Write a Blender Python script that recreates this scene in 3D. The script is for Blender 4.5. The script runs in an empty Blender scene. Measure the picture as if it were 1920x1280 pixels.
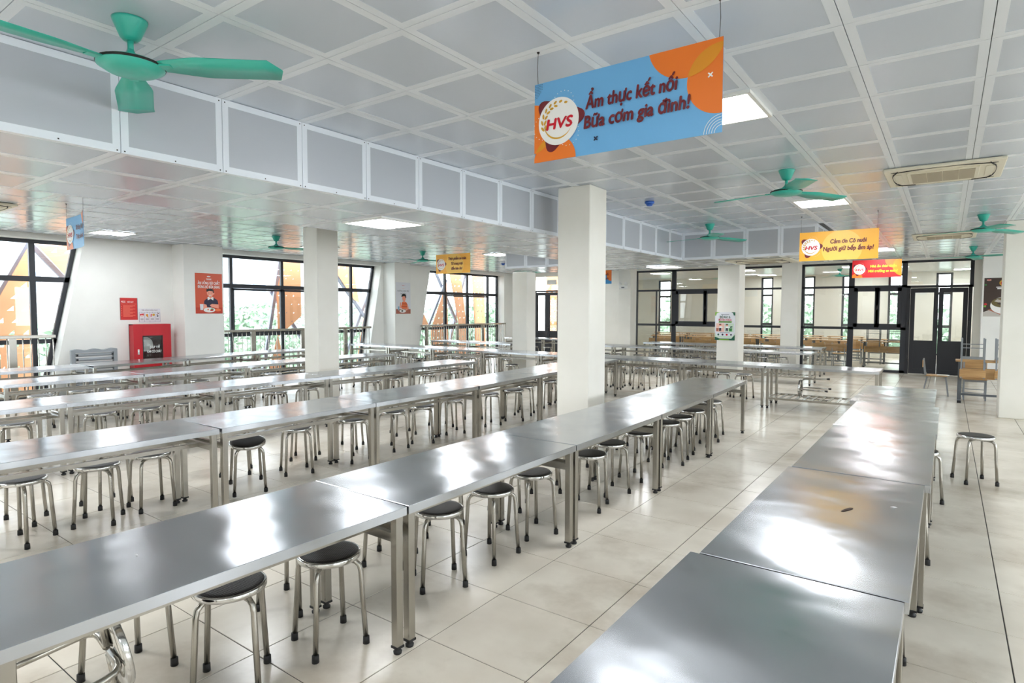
import bpy, bmesh, math, random
from mathutils import Vector, Matrix, noise as mnoise
from mathutils.geometry import delaunay_2d_cdt
random.seed(7)
PI = math.pi
sc = bpy.context.scene
COL = sc.collection

# ------------------------------------------------------------------ camera, sky, exposure
CAM_H, CEIL, SOFFIT, TABLE_H = 1.6832, 3.087, 2.60, 0.729
cam = bpy.data.objects.new('camera', bpy.data.cameras.new('camera'))
COL.objects.link(cam)
R = Matrix(((0.8100706999669132, -0.03244851387057669, 0.5854336469683874),
            (0.5863277116627775, 0.0409188556457792, -0.8090398394324786),
            (0.002296865561192413, 0.998635439587556, 0.052172628919414564)))
cam.matrix_world = Matrix.Translation((0, 0, CAM_H)) @ R.to_4x4()
cam.data.sensor_width = 36.0
cam.data.lens = 1127.06 / 1920 * 36
cam.data.clip_start, cam.data.clip_end = 0.05, 500
sc.camera = cam

world = bpy.data.worlds.new('overcast_sky')
sc.world = world
world.use_nodes = True
bg = world.node_tree.nodes['Background']
bg.inputs['Color'].default_value = (0.90, 0.955, 1.0, 1)
bg.inputs['Strength'].default_value = 4.8
LAMP = 22.0                     # ceiling panel lights
sc.view_settings.view_transform = 'Standard'
sc.view_settings.look = 'None'
sc.view_settings.exposure = 0.80
sc.view_settings.gamma = 1.0
sc.view_settings.use_curve_mapping = False
sc.cycles.use_denoising = True
sc.cycles.max_bounces = 10
sc.cycles.diffuse_bounces = 6
sc.cycles.glossy_bounces = 5
sc.cycles.transparent_max_bounces = 16
sc.cycles.sample_clamp_indirect = 8.0
sc.cycles.caustics_reflective = False
sc.cycles.caustics_refractive = False


# ------------------------------------------------------------------ materials
def s2l(c):
    return tuple((v / 12.92 if v <= .04045 else ((v + .055) / 1.055) ** 2.4) for v in c)


def rgb(r, g, b):
    return s2l((r / 255, g / 255, b / 255)) + (1,)


MATS = {}


def mat(name, color, rough=.5, metal=0., spec=.5, emit=None, strength=0.):
    m = bpy.data.materials.new(name)
    m.use_nodes = True
    b = m.node_tree.nodes['Principled BSDF']
    b.inputs['Base Color'].default_value = color if len(color) == 4 else tuple(color) + (1,)
    b.inputs['Roughness'].default_value = rough
    b.inputs['Metallic'].default_value = metal
    b.inputs['Specular IOR Level'].default_value = spec
    if emit:
        b.inputs['Emission Color'].default_value = emit
        b.inputs['Emission Strength'].default_value = strength
    MATS[name] = m
    return m


def nodes(m):
    nt = m.node_tree
    return nt, nt.nodes, nt.links, nt.nodes['Principled BSDF']


def add_tex(m, c1, c2, scale, detail=3., coord='Object', stretch=(1, 1, 1), lo=.35, hi=.65, bump=0., bscale=None, dist=.01):
    nt, N, L, b = nodes(m)
    tc = N.new('ShaderNodeTexCoord')
    mp = N.new('ShaderNodeMapping')
    mp.inputs['Scale'].default_value = stretch
    L.new(tc.outputs[coord], mp.inputs['Vector'])
    n = N.new('ShaderNodeTexNoise')
    n.inputs['Scale'].default_value = scale
    n.inputs['Detail'].default_value = detail
    L.new(mp.outputs[0], n.inputs['Vector'])
    r = N.new('ShaderNodeValToRGB')
    r.color_ramp.elements[0].position, r.color_ramp.elements[1].position = lo, hi
    r.color_ramp.elements[0].color, r.color_ramp.elements[1].color = c1, c2
    L.new(n.outputs['Fac'], r.inputs['Fac'])
    L.new(r.outputs['Color'], b.inputs['Base Color'])
    if bump:
        n2 = N.new('ShaderNodeTexNoise')
        n2.inputs['Scale'].default_value = bscale or scale
        n2.inputs['Detail'].default_value = 2
        L.new(mp.outputs[0], n2.inputs['Vector'])
        bp = N.new('ShaderNodeBump')
        bp.inputs['Strength'].default_value = bump
        bp.inputs['Distance'].default_value = dist
        L.new(n2.outputs['Fac'], bp.inputs['Height'])
        L.new(bp.outputs[0], b.inputs['Normal'])
    return m


# stainless steel: brushed, softly buckled sheet
def steel_sheet(name, base, rough, wave):
    m = mat(name, base, rough, 1.)
    nt, N, L, b = nodes(m)
    tc = N.new('ShaderNodeTexCoord')
    oi = N.new('ShaderNodeObjectInfo')
    ad = N.new('ShaderNodeVectorMath'); ad.operation = 'ADD'
    mu = N.new('ShaderNodeMath'); mu.operation = 'MULTIPLY'; mu.inputs[1].default_value = 37.
    L.new(oi.outputs['Random'], mu.inputs[0])
    L.new(tc.outputs['Object'], ad.inputs[0]); L.new(mu.outputs[0], ad.inputs[1])
    w = N.new('ShaderNodeTexNoise'); w.inputs['Scale'].default_value = 2.6; w.inputs['Detail'].default_value = 1.5
    L.new(ad.outputs[0], w.inputs['Vector'])
    b1 = N.new('ShaderNodeBump'); b1.inputs['Strength'].default_value = wave; b1.inputs['Distance'].default_value = .02
    L.new(w.outputs['Fac'], b1.inputs['Height'])
    sm = N.new('ShaderNodeTexNoise'); sm.inputs['Scale'].default_value = 4.5; sm.inputs['Detail'].default_value = 4
    L.new(ad.outputs[0], sm.inputs['Vector'])
    mr = N.new('ShaderNodeMapRange'); mr.inputs['From Min'].default_value = .3; mr.inputs['From Max'].default_value = .7
    mr.inputs['To Min'].default_value = rough - .025; mr.inputs['To Max'].default_value = rough + .04
    L.new(sm.outputs['Fac'], mr.inputs['Value']); L.new(mr.outputs[0], b.inputs['Roughness'])
    L.new(b1.outputs[0], b.inputs['Normal'])
    tg = N.new('ShaderNodeTangent'); tg.direction_type = 'UV_MAP'; tg.uv_map = 'brush'
    L.new(tg.outputs[0], b.inputs['Tangent']); b.inputs['Anisotropic'].default_value = .84
    return m


steel_sheet('steel_top', (.535, .555, .585), .20, .40)
mat('steel_tube', (.43, .41, .37), .25, 1.)
mat('steel_bright', (.66, .66, .65), .12, 1.)
mat('black_rubber', (.012, .012, .013), .55)
m = mat('black_plastic', (.014, .011, .010), .38, spec=.35)
nt, N, L, b = nodes(m)                                  # fine grid of holes pressed into the seat skin
tc = N.new('ShaderNodeTexCoord'); mp = N.new('ShaderNodeMapping'); mp.inputs['Scale'].default_value = (95, 95, 95)
L.new(tc.outputs['Object'], mp.inputs['Vector'])
vo = N.new('ShaderNodeTexVoronoi'); vo.inputs['Scale'].default_value = 1.; vo.inputs['Randomness'].default_value = 0.
L.new(mp.outputs[0], vo.inputs['Vector'])
bp = N.new('ShaderNodeBump'); bp.inputs['Strength'].default_value = .7; bp.inputs['Distance'].default_value = .004
L.new(vo.outputs['Distance'], bp.inputs['Height']); L.new(bp.outputs[0], b.inputs['Normal'])

add_tex(mat('floor_tile', (.6, .57, .52), .22, spec=.45), rgb(216, 206, 190), rgb(234, 226, 211), 1.7, 5, bump=.03, bscale=60, dist=.002)
# grey-brown scuffing in broad clouds, shared over the whole floor
m = MATS['floor_tile']; nt, N, L, b = nodes(m)
geo = N.new('ShaderNodeNewGeometry')
L.new(geo.outputs['Position'], next(q for q in N if q.type == 'MAPPING').inputs['Vector'])
n1 = N.new('ShaderNodeTexNoise'); n1.inputs['Scale'].default_value = 1.1; n1.inputs['Detail'].default_value = 6; n1.inputs['Roughness'].default_value = .62
L.new(geo.outputs['Position'], n1.inputs['Vector'])
r1 = N.new('ShaderNodeValToRGB'); r1.color_ramp.elements[0].position = .50; r1.color_ramp.elements[1].position = .74
r1.color_ramp.elements[0].color = (0, 0, 0, 1); r1.color_ramp.elements[1].color = (.62, .62, .62, 1)
L.new(n1.outputs['Fac'], r1.inputs['Fac'])
mx = N.new('ShaderNodeMix'); mx.data_type = 'RGBA'
old = b.inputs['Base Color'].links[0].from_socket
L.new(r1.outputs['Color'], mx.inputs['Factor']); L.new(old, mx.inputs[6]); mx.inputs[7].default_value = rgb(160, 142, 118)
L.new(mx.outputs[2], b.inputs['Base Color'])

mat('joint_dark', rgb(58, 57, 55), .9)
mat('ceiling_panel', rgb(204, 213, 226), .2, spec=.55)
mat('ceiling_border', rgb(232, 238, 246), .28, spec=.5)
mat('duct_panel', rgb(186, 191, 199), .22, spec=.5)  # ceiling panel tone darkened for duct sides that caught too much light
mat('ceiling_void', rgb(110, 112, 116), .9)
add_tex(mat('wall_paint', (.8, .8, .75), .6, spec=.3), rgb(240, 240, 236), rgb(244, 244, 240), 2., 3)
add_tex(mat('cream_paint', (.75, .73, .66), .55, spec=.3), rgb(236, 234, 225), rgb(241, 239, 231), 2., 3)
mat('frame_dark', rgb(52, 54, 60), .45, spec=.4)
mat('door_dark', rgb(46, 47, 51), .5, spec=.35)
mat('handle_black', rgb(22, 22, 24), .35)
mat('teal', rgb(58, 182, 164), .28, spec=.5)
mat('lamp', (1, 1, 1), .5, emit=(.94, .97, 1., 1), strength=LAMP)
mat('white_plastic', rgb(236, 236, 232), .4)
mat('ivory_plastic', rgb(232, 226, 206), .42)
mat('grille_beige', rgb(178, 168, 146), .7)
mat('slot_dark', rgb(30, 30, 28), .8)
mat('blue_plastic', rgb(52, 104, 196), .4)
mat('red_paint', rgb(196, 24, 40), .38)
mat('cabinet_inside', rgb(60, 18, 22), .7)
mat('hose', rgb(214, 214, 210), .75)
mat('grey_steel', rgb(150, 156, 162), .42, spec=.5)
mat('grey_dark_steel', rgb(98, 104, 110), .45)
add_tex(mat('wood', (.5, .32, .15), .45), rgb(190, 148, 98), rgb(216, 176, 122), 3., 5, stretch=(1, 9, 9), lo=.3, hi=.7)
mat('wood_dark', rgb(70, 52, 40), .7)
mat('paper_white', rgb(244, 245, 246), .6)
mat('orange_sheet', rgb(252, 180, 132), .5)
mat('strut', rgb(120, 122, 136), .5)
mat('facade', rgb(226, 228, 232), .8)
mat('facade_window', rgb(150, 162, 180), .3)
mat('grass', rgb(150, 156, 152), .9)
add_tex(mat('leaf', (.2, .4, .15), .6), rgb(138, 162, 140), rgb(184, 202, 180), 1.6, 3)
mat('bark', rgb(110, 96, 80), .9)
mat('cord', rgb(60, 60, 66), .6)
for nme, c in {'ink_blue': (52, 150, 214), 'ink_blue_light': (112, 180, 232), 'ink_orange': (240, 124, 34), 'ink_amber': (228, 150, 28),
               'ink_yellow': (255, 186, 62), 'ink_yellow_light': (255, 206, 96), 'ink_red': (206, 28, 34), 'ink_maroon': (112, 22, 34), 'ink_logo_red': (208, 20, 42),
               'ink_gold': (214, 164, 52), 'ink_white': (246, 246, 244), 'ink_black': (26, 24, 26), 'ink_navy': (24, 26, 58), 'ink_lime': (232, 206, 44),
               'ink_poster_red': (214, 88, 56), 'ink_poster_dark': (196, 62, 36), 'ink_skin': (244, 162, 138), 'ink_green': (62, 140, 70), 'ink_leaf': (124, 176, 60), 'ink_darkgreen': (24, 92, 66),
               'ink_grey': (228, 230, 236), 'ink_greytext': (92, 96, 108), 'ink_brown': (176, 104, 84), 'ink_coral': (240, 122, 70), 'ink_cyan': (140, 190, 214), 'ink_pink': (236, 196, 180),
               'ink_notice': (204, 42, 40), 'ink_notice_light': (238, 112, 90), 'ink_cocoa': (62, 46, 38), 'ink_stone': (196, 190, 182), 'ink_olive': (104, 92, 52), 'ink_mint': (206, 226, 206)}.items():
    mat(nme, rgb(*c), .42)


def glass_mat(name, tint, refl=1.0):
    m = bpy.data.materials.new(name); m.use_nodes = True
    nt = m.node_tree; nt.nodes.clear(); N, L = nt.nodes, nt.links
    out = N.new('ShaderNodeOutputMaterial'); t = N.new('ShaderNodeBsdfTransparent'); g = N.new('ShaderNodeBsdfGlossy')
    t.inputs['Color'].default_value = tint
    g.inputs['Roughness'].default_value = .015
    lw = N.new('ShaderNodeLayerWeight'); lw.inputs['Blend'].default_value = .5
    f = N.new('ShaderNodeMath'); f.operation = 'POWER'; f.inputs[1].default_value = 4.
    L.new(lw.outputs['Facing'], f.inputs[0])
    mu = N.new('ShaderNodeMath'); mu.operation = 'MULTIPLY_ADD'; mu.inputs[1].default_value = .8; mu.inputs[2].default_value = .045 * refl
    mx = N.new('ShaderNodeMixShader')
    L.new(f.outputs[0], mu.inputs[0]); L.new(mu.outputs[0], mx.inputs[0])
    L.new(t.outputs[0], mx.inputs[1]); L.new(g.outputs[0], mx.inputs[2]); L.new(mx.outputs[0], out.inputs['Surface'])
    MATS[name] = m


glass_mat('window_glass', (.95, .97, .97, 1))
glass_mat('partition_glass', (.93, .94, .92, 1), 1.3)


# ------------------------------------------------------------------ mesh builder
class MB:
    def __init__(s):
        s.v, s.f, s.mi, s.mats, s.sm = [], [], [], [], []

    def m(s, name):
        if name not in s.mats:
            s.mats.append(name)
        return s.mats.index(name)

    def add(s, vs, fs, mt, smooth=False):
        o = len(s.v); k = s.m(mt)
        s.v += [tuple(p) for p in vs]
        for f in fs:
            s.f.append(tuple(i + o for i in f)); s.mi.append(k); s.sm.append(smooth)
        return s

    def box(s, x0, y0, z0, x1, y1, z1, mt, bev=0.):
        if bev:
            b = bev
            vs, fs = [], []
            bm = bmesh.new()
            bmesh.ops.create_cube(bm, size=1)
            for q in bm.verts:
                q.co = Vector(((x0 + x1) / 2 + q.co.x * (x1 - x0), (y0 + y1) / 2 + q.co.y * (y1 - y0), (z0 + z1) / 2 + q.co.z * (z1 - z0)))
            bmesh.ops.bevel(bm, geom=list(bm.edges), offset=b, segments=1, affect='EDGES')
            bm.verts.index_update()
            vs = [tuple(q.co) for q in bm.verts]; fs = [[q.index for q in f.verts] for f in bm.faces]
            bm.free()
            return s.add(vs, fs, mt)
        vs = [(x0, y0, z0), (x1, y0, z0), (x1, y1, z0), (x0, y1, z0), (x0, y0, z1), (x1, y0, z1), (x1, y1, z1), (x0, y1, z1)]
        return s.add(vs, [(0, 3, 2, 1), (4, 5, 6, 7), (0, 1, 5, 4), (1, 2, 6, 5), (2, 3, 7, 6), (3, 0, 4, 7)], mt)

    def tube(s, pts, r, mt, seg=8, cap=True, closed=False):
        pts = [Vector(p) for p in pts]; n = len(pts)
        rs = r if isinstance(r, (list, tuple)) else [r] * n
        vs, fs = [], []
        up = None
        for i, p in enumerate(pts):
            if closed:
                d = (pts[(i + 1) % n] - pts[i - 1]).normalized()
            else:
                d = (pts[min(i + 1, n - 1)] - pts[max(i - 1, 0)]).normalized()
            if up is None:
                up = Vector((0, 0, 1)) if abs(d.z) < .9 else Vector((1, 0, 0))
            a = d.cross(up).normalized(); c = a.cross(d).normalized(); up = c
            for k in range(seg):
                t = 2 * PI * k / seg
                vs.append(p + (a * math.cos(t) + c * math.sin(t)) * rs[i])
        m_ = n if closed else n - 1
        for i in range(m_):
            j = (i + 1) % n
            for k in range(seg):
                fs.append((i * seg + k, i * seg + (k + 1) % seg, j * seg + (k + 1) % seg, j * seg + k))
        if cap and not closed:
            fs.append(tuple(range(seg))[::-1]); fs.append(tuple((n - 1) * seg + k for k in range(seg)))
        return s.add(vs, fs, mt, True)

    def bar(s, a, b_, w, h, mt):
        """rectangular bar between two points; w across, h in the other direction"""
        a, b_ = Vector(a), Vector(b_); d = (b_ - a).normalized()
        up = Vector((0, 0, 1)) if abs(d.z) < .9 else Vector((0, 1, 0))
        x = d.cross(up).normalized() * w / 2; y = x.cross(d).normalized() * h / 2
        vs = [p + sx * x + sy * y for p in (a, b_) for sx, sy in ((-1, -1), (1, -1), (1, 1), (-1, 1))]
        return s.add(vs, [(0, 3, 2, 1), (4, 5, 6, 7), (0, 1, 5, 4), (1, 2, 6, 5), (2, 3, 7, 6), (3, 0, 4, 7)], mt)

    def lathe(s, prof, mt, seg=24, c=(0, 0, 0), smooth=True):
        vs, fs = [], []
        for r, z in prof:
            for k in range(seg):
                t = 2 * PI * k / seg
                vs.append((c[0] + r * math.cos(t), c[1] + r * math.sin(t), c[2] + z))
        for i in range(len(prof) - 1):
            for k in range(seg):
                fs.append((i * seg + k, i * seg + (k + 1) % seg, (i + 1) * seg + (k + 1) % seg, (i + 1) * seg + k))
        if prof[0][0] > 1e-5: fs.append(tuple(range(seg))[::-1])
        if prof[-1][0] > 1e-5: fs.append(tuple((len(prof) - 1) * seg + k for k in range(seg)))
        return s.add(vs, fs, mt, smooth)

    def prism(s, poly, mt, fn0, fn1):
        """poly of 2-D points, fn maps each to the two end faces"""
        n = len(poly)
        vs = [fn0(p) for p in poly] + [fn1(p) for p in poly]
        fs = [tuple(range(n))[::-1], tuple(range(n, 2 * n))] + [(i, (i + 1) % n, n + (i + 1) % n, n + i) for i in range(n)]
        return s.add(vs, fs, mt)

    def mesh(s, name):
        me = bpy.data.meshes.new(name)
        me.from_pydata(s.v, [], s.f)
        for q in s.mats: me.materials.append(MATS[q])
        me.polygons.foreach_set('material_index', s.mi)
        me.polygons.foreach_set('use_smooth', s.sm)
        me.update()
        return me


def obj(name, mb, parent=None, loc=(0, 0, 0), rz=0.):
    me = mb.mesh(name) if isinstance(mb, MB) else mb
    o = bpy.data.objects.new(name, me); COL.objects.link(o)
    o.location = loc; o.rotation_euler = (0, 0, rz)
    if parent: o.parent = parent
    return o


def tag(o, label, cat, group=None, kind=None):
    o['label'] = label; o['category'] = cat
    if group: o['group'] = group
    if kind: o['kind'] = kind
    return o


def thing(name, label, cat, loc=(0, 0, 0), rz=0., group=None, kind=None):
    o = bpy.data.objects.new(name, None); COL.objects.link(o)
    o.location = loc; o.rotation_euler = (0, 0, rz); o.empty_display_size = .05
    return tag(o, label, cat, group, kind)


def struct(name, mb, label, cat):
    return tag(obj(name, mb), label, cat, kind='structure')


KIDS = {}


def copy_tree(o, parent=None):
    c = o.copy(); COL.objects.link(c)
    if parent: c.parent = parent
    for ch in o.children: copy_tree(ch, c)
    return c


CAM_INV = cam.matrix_world.inverted()


def proj(p):
    q = CAM_INV @ Vector(p)
    if q.z > -.05: return None
    return (960 - 1127.06 * q.x / q.z, 640 + 1127.06 * q.y / q.z, -q.z)


def in_view(ps, m=0):
    for p in ps:
        q = proj(p)
        if q and -m < q[0] < 1920 + m and -m < q[1] < 1280 + m: return True
    return False


ORD = ['nearest', 'second', 'third', 'fourth', 'fifth', 'sixth', 'seventh', 'eighth', 'ninth', 'tenth', 'eleventh', 'twelfth', 'thirteenth', 'fourteenth',
       'fifteenth', 'sixteenth', 'seventeenth', 'eighteenth', 'nineteenth', 'twentieth', 'twenty-first', 'twenty-second', 'twenty-third', 'twenty-fourth']
ORDL = ['leftmost'] + ORD[1:]

# ------------------------------------------------------------------ floor
XL, XR, YN, YF, YB = -13.8, 6.5, -4.0, 19.3, 25.4
floor = struct('floor', MB().box(-14.25, YN - .3, -.2, XR + .3, YB + .3, -.003, 'joint_dark'), 'pale beige floor of square tiles with thin dark joints', 'floor')
FX, FY, TS = -2.0976, 2.7824, .6
G = .005
tm = MB()
b_ = .0015
tm.add([(-.3 + G / 2, -.3 + G / 2, -.003), (.3 - G / 2, -.3 + G / 2, -.003), (.3 - G / 2, .3 - G / 2, -.003), (-.3 + G / 2, .3 - G / 2, -.003),
        (-.3 + G / 2 + b_, -.3 + G / 2 + b_, 0), (.3 - G / 2 - b_, -.3 + G / 2 + b_, 0), (.3 - G / 2 - b_, .3 - G / 2 - b_, 0), (-.3 + G / 2 + b_, .3 - G / 2 - b_, 0)],
       [(4, 5, 6, 7), (0, 1, 5, 4), (1, 2, 6, 5), (2, 3, 7, 6), (3, 0, 4, 7)], 'floor_tile')
tile_me = tm.mesh('floor_tile')
cells = []
for i in range(int((XL - FX) / TS) - 1, int((XR - FX) / TS) + 1):
    for j in range(int((YN - FY) / TS) - 1, int((YB - FY) / TS) + 1):
        cx, cy = FX + (i + .5) * TS, FY + (j + .5) * TS
        if XL + .1 < cx < XR - .1 and YN + .1 < cy < YB - .1:
            q = proj((cx, cy, 0))
            cs = [(cx + a * .3, cy + b * .3, 0) for a in (-1, 1) for b in (-1, 1)]
            cells.append((q[2] if q and in_view(cs) else 999, cx, cy))
cells.sort()
rest = MB()
for k, (d, cx, cy) in enumerate(cells):
    if k < 300 and d < 900:
        obj('floor_tile', tile_me, floor, (cx, cy, 0))
    else:
        o_ = len(rest.v); rest.add([(x + cx, y + cy, z) for x, y, z in tm.v], tm.f, 'floor_tile')
o = obj('floor_tiles_far', rest, floor); o['kind'] = 'stuff'

# ------------------------------------------------------------------ ceiling of clip-in panels
PX, PY, PW, PD = -2.8617, 2.7952, .6, .6156


def panel_mesh(w, d, name='ceiling_panel', g=.004, bw=.047, face='ceiling_panel'):
    """panel facing -Z, plain middle between two raised pale margins"""
    mb = MB()
    x, y = w / 2 - g / 2, d / 2 - g / 2
    xi, yi = x - bw, y - bw
    o_ = [(-x, -y), (x, -y), (x, y), (-x, y)]; n_ = [(-xi, -yi), (xi, -yi), (xi, yi), (-xi, yi)]
    mb.add([p + (0,) for p in o_] + [p + (0,) for p in n_], [(i, 4 + i, 4 + (i + 1) % 4, (i + 1) % 4) for i in range(4)], 'ceiling_border')
    mb.add([p + (0,) for p in o_] + [p + (.012,) for p in o_], [(i, (i + 1) % 4, 4 + (i + 1) % 4, 4 + i) for i in range(4)], 'ceiling_border')
    mb.add([p + (.0,) for p in n_] + [p + (.0015,) for p in n_], [(i, 4 + i, 4 + (i + 1) % 4, (i + 1) % 4) for i in range(4)] + [(7, 6, 5, 4)], face)
    return mb


ceiling = struct('ceiling', MB().box(-14.25, YN - .3, CEIL + .012, XR + .3, YF + .15, CEIL + .25, 'ceiling_void'), 'ceiling of glossy grey square panels with pale margins', 'ceiling')
pm = panel_mesh(PW, PD); pme = pm.mesh('ceiling_panel')
SX0, SX1, SY0, SY1 = -5.80, -3.965, 10.79, 12.45         # boxed duct along the hall, and the one across it
CX0, CX1 = -8.0, -1.735


def covered(x, y):
    return (SX0 < x < SX1 and y < SY1) or (SY0 < y < SY1 and CX0 < x < CX1)


cells = []
for i in range(-20, 17):
    for j in range(-13, 28):
        cx, cy = PX + (i + .5) * PW, PY + (j + .5) * PD
        if XL < cx < XR and YN < cy < YF - .1 and not covered(cx, cy):
            q = proj((cx, cy, CEIL)); cs = [(cx + a * .3, cy + b * .3, CEIL) for a in (-1, 1) for b in (-1, 1)]
            hid = cx < SX0 and q and (proj((SX0, cy * SX0 / cx, SOFFIT)) or (0, 9999))[1] > q[1]
            cells.append((q[2] * (1 + .0 * cx) if q and in_view(cs) and not hid else 999, cx, cy))
cells.sort()
rest = MB()
for k, (d, cx, cy) in enumerate(cells):
    if k < 300 and d < 900:
        obj('ceiling_panel', pme, ceiling, (cx, cy, CEIL))
    else:
        for mn in ('ceiling_border', 'ceiling_panel'):
            rest.add([(x + cx, y + cy, z + CEIL) for x, y, z in pm.v], [f for f, q in zip(pm.f, pm.mi) if pm.mats[q] == mn], mn)
o = obj('ceiling_panels_far', rest, ceiling); o['kind'] = 'stuff'


def soffit(name, label, x0, y0, x1, y1, sides):
    s = struct(name, MB().box(x0 + .013, y0 + .013, SOFFIT + .013, x1 - .013, y1 - .013, CEIL + .011, 'ceiling_void'), label, 'boxed duct')
    nx = max(1, round((x1 - x0) / .61)); ny = max(1, round((y1 - y0) / PD)) if (y1 - y0) > 3 else max(1, round((y1 - y0) / .6))
    wx, wy = (x1 - x0) / nx, (y1 - y0) / ny
    me = panel_mesh(wx, wy).mesh('soffit_panel')
    for i in range(nx):
        for j in range(ny):
            c = (x0 + (i + .5) * wx, y0 + (j + .5) * wy)
            if c[1] > -1: obj('soffit_panel', me, s, (c[0], c[1], SOFFIT))
    hz = CEIL - SOFFIT
    for sd in sides:
        n, w = (ny, wy) if sd in 'ew' else (nx, wx)
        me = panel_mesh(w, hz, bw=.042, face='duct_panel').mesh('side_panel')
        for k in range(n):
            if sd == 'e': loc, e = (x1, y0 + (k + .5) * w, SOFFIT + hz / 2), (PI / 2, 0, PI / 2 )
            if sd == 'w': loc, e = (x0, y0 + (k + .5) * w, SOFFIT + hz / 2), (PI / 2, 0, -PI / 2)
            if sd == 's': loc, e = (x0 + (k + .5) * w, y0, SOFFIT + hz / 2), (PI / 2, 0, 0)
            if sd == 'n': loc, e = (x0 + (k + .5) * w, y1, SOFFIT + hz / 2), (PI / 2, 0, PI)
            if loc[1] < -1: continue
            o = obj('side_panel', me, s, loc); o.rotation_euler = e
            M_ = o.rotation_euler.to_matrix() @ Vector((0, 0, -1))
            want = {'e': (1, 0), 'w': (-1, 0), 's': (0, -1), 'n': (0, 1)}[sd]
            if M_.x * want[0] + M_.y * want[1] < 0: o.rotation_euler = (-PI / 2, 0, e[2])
            # screws along the lower and upper edge
    return s


soffit('trim_1', 'wide boxed duct of pale panels hanging along the hall left of the middle', SX0, SY0 - PD * 24, SX1, SY0, 'ew')
soffit('trim_2', 'boxed duct crossing the hall, right of its junction with the long one', SX1, SY0, CX1, SY1, 'sen')
soffit('trim_3', 'boxed duct crossing the hall, left of its junction with the long one', CX0, SY0, SX0, SY1, 'swn')
soffit('trim_4', 'boxed corner where the two ceiling ducts meet', SX0, SY0, SX1, SY1, 'n')
scr = MB()
for k in range(-16, 1):
    y = SY0 + k * PD
    for dy in (-.02, .02, PD / 2):
        for z in ((SOFFIT + .012, CEIL - .02) if dy < .1 else (SOFFIT + .012,)):
            if y + dy < SY0 - .02:
                scr.add([(SX1 + .002, y + dy - .004, z - .004), (SX1 + .002, y + dy + .004, z - .004), (SX1 + .002, y + dy + .004, z + .004), (SX1 + .002, y + dy - .004, z + .004)], [(0, 1, 2, 3)], 'slot_dark')
s1 = bpy.data.objects['trim_1']
o = obj('screw_heads', scr, s1); o['kind'] = 'stuff'

# ------------------------------------------------------------------ walls, columns
TH = .42
YBACK = XL - TH


def yz(poly, x0, x1, mt, mb=None):
    mb = mb or MB()
    return mb.prism(poly, mt, lambda p: (x0, p[0], p[1]), lambda p: (x1, p[0], p[1]))


WT = 3.0
wl = MB()
yz([(YN, WT), (YF, WT), (YF, CEIL + .01), (YN, CEIL + .01)], YBACK, XL, 'wall_paint', wl)
yz([(YN, 0), (-.2, 0), (-.85, WT), (YN, WT)], YBACK, XL, 'wall_paint', wl)
yz([(4.07, 0), (7.1, 0), (7.1, WT), (4.70, WT)], YBACK, XL, 'wall_paint', wl)
yz([(11.80, 0), (13.84, 0), (14.48, WT), (12.38, WT)], YBACK, XL, 'wall_paint', wl)
yz([(18.55, 0), (YF, 0), (YF, WT), (18.55, WT)], YBACK, XL, 'wall_paint', wl)
wall_left = struct('wall_left', wl, 'cream left wall with slanted window reveals', 'wall')
for k, (y0, y1, lb) in enumerate(((6.36, 7.23, 'cream wall pillar with the orange-red breakfast poster'), (12.45, 13.10, 'cream wall pillar with the grey food-waste poster'))):
    struct('pilaster', MB().box(XL - .01, y0, 0, -13.3, y1, CEIL, 'wall_paint', .004), lb, 'pillar')

for (x, y, w, d, top, lb) in ((-3.27, 6.0, .42, .40, CEIL, 'square cream column behind the second long row, under the blue hanging banner'),
                              (-8.6, 6.3, .385, .43, CEIL, 'square cream column standing between the third and fourth long rows'),
                              (-8.22, 11.95, .42, .40, SOFFIT, 'square cream column behind the first cross row, left of the wide middle column'),
                              (-8.05, 17.45, .42, .44, CEIL, 'square white column with the twin-lamp emergency light'),
                              (-3.40, 12.47, .43, .42, CEIL, 'square cream column with the green waste-sorting poster'),
                              (-3.36, 18.1, .43, .50, CEIL, 'square white column left of the wide partition window and dark door'),
                              (1.22, 12.16, .52, .50, CEIL, 'broad cream column at the right edge of the hall'),
                              ):
    struct('column', MB().box(x - w, y, 0, x, y + d, top, 'cream_paint', .008), lb, 'column')
struct('column', MB().box(.665, 18.6, 0, 1.6, 19.0, CEIL, 'wall_paint', .006), 'white wall pillar carrying the dark noodle-soup poster', 'column')

# wall behind the tables, the partition with glass, and the far room
wb = MB()
for (x0, x1, z0, z1) in ((XL, -12.95, 0, CEIL), (-12.95, -11.72, 2.95, CEIL), (-11.72, -9.12, 0, CEIL), (-9.12, .52, 3.03, CEIL + .01), (.52, XR, 0, CEIL)):
    wb.box(x0, YF, z0, x1, YF + .2, z1, 'cream_paint')
struct('wall_back', wb, 'cream back wall around the dark framed glass partition', 'wall')
wn = MB()
for (x0, x1, z0, z1) in ((XL - .3, XR + .3, 0, CEIL),):
    wn.box(x0, YN - .3, z0, x1, YN, z1, 'wall_paint')
struct('wall_near', wn, 'plain cream wall behind the camera', 'wall')
wr = MB()
for (y0, y1, z0, z1) in ((YN, YF, 0, .9), (YN, YF, 2.7, CEIL), (YN, -1.6, .9, 2.7), (2.2, 3.0, .9, 2.7), (6.6, 7.4, .9, 2.7), (11.0, 11.8, .9, 2.7), (15.4, YF, .9, 2.7)):  # openings added and widened to let more daylight into the hall
    wr.box(XR, y0, z0, XR + .3, y1, z1, 'wall_paint')
struct('wall_right', wr, 'unseen cream right wall with window openings added for daylight', 'wall')

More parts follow.
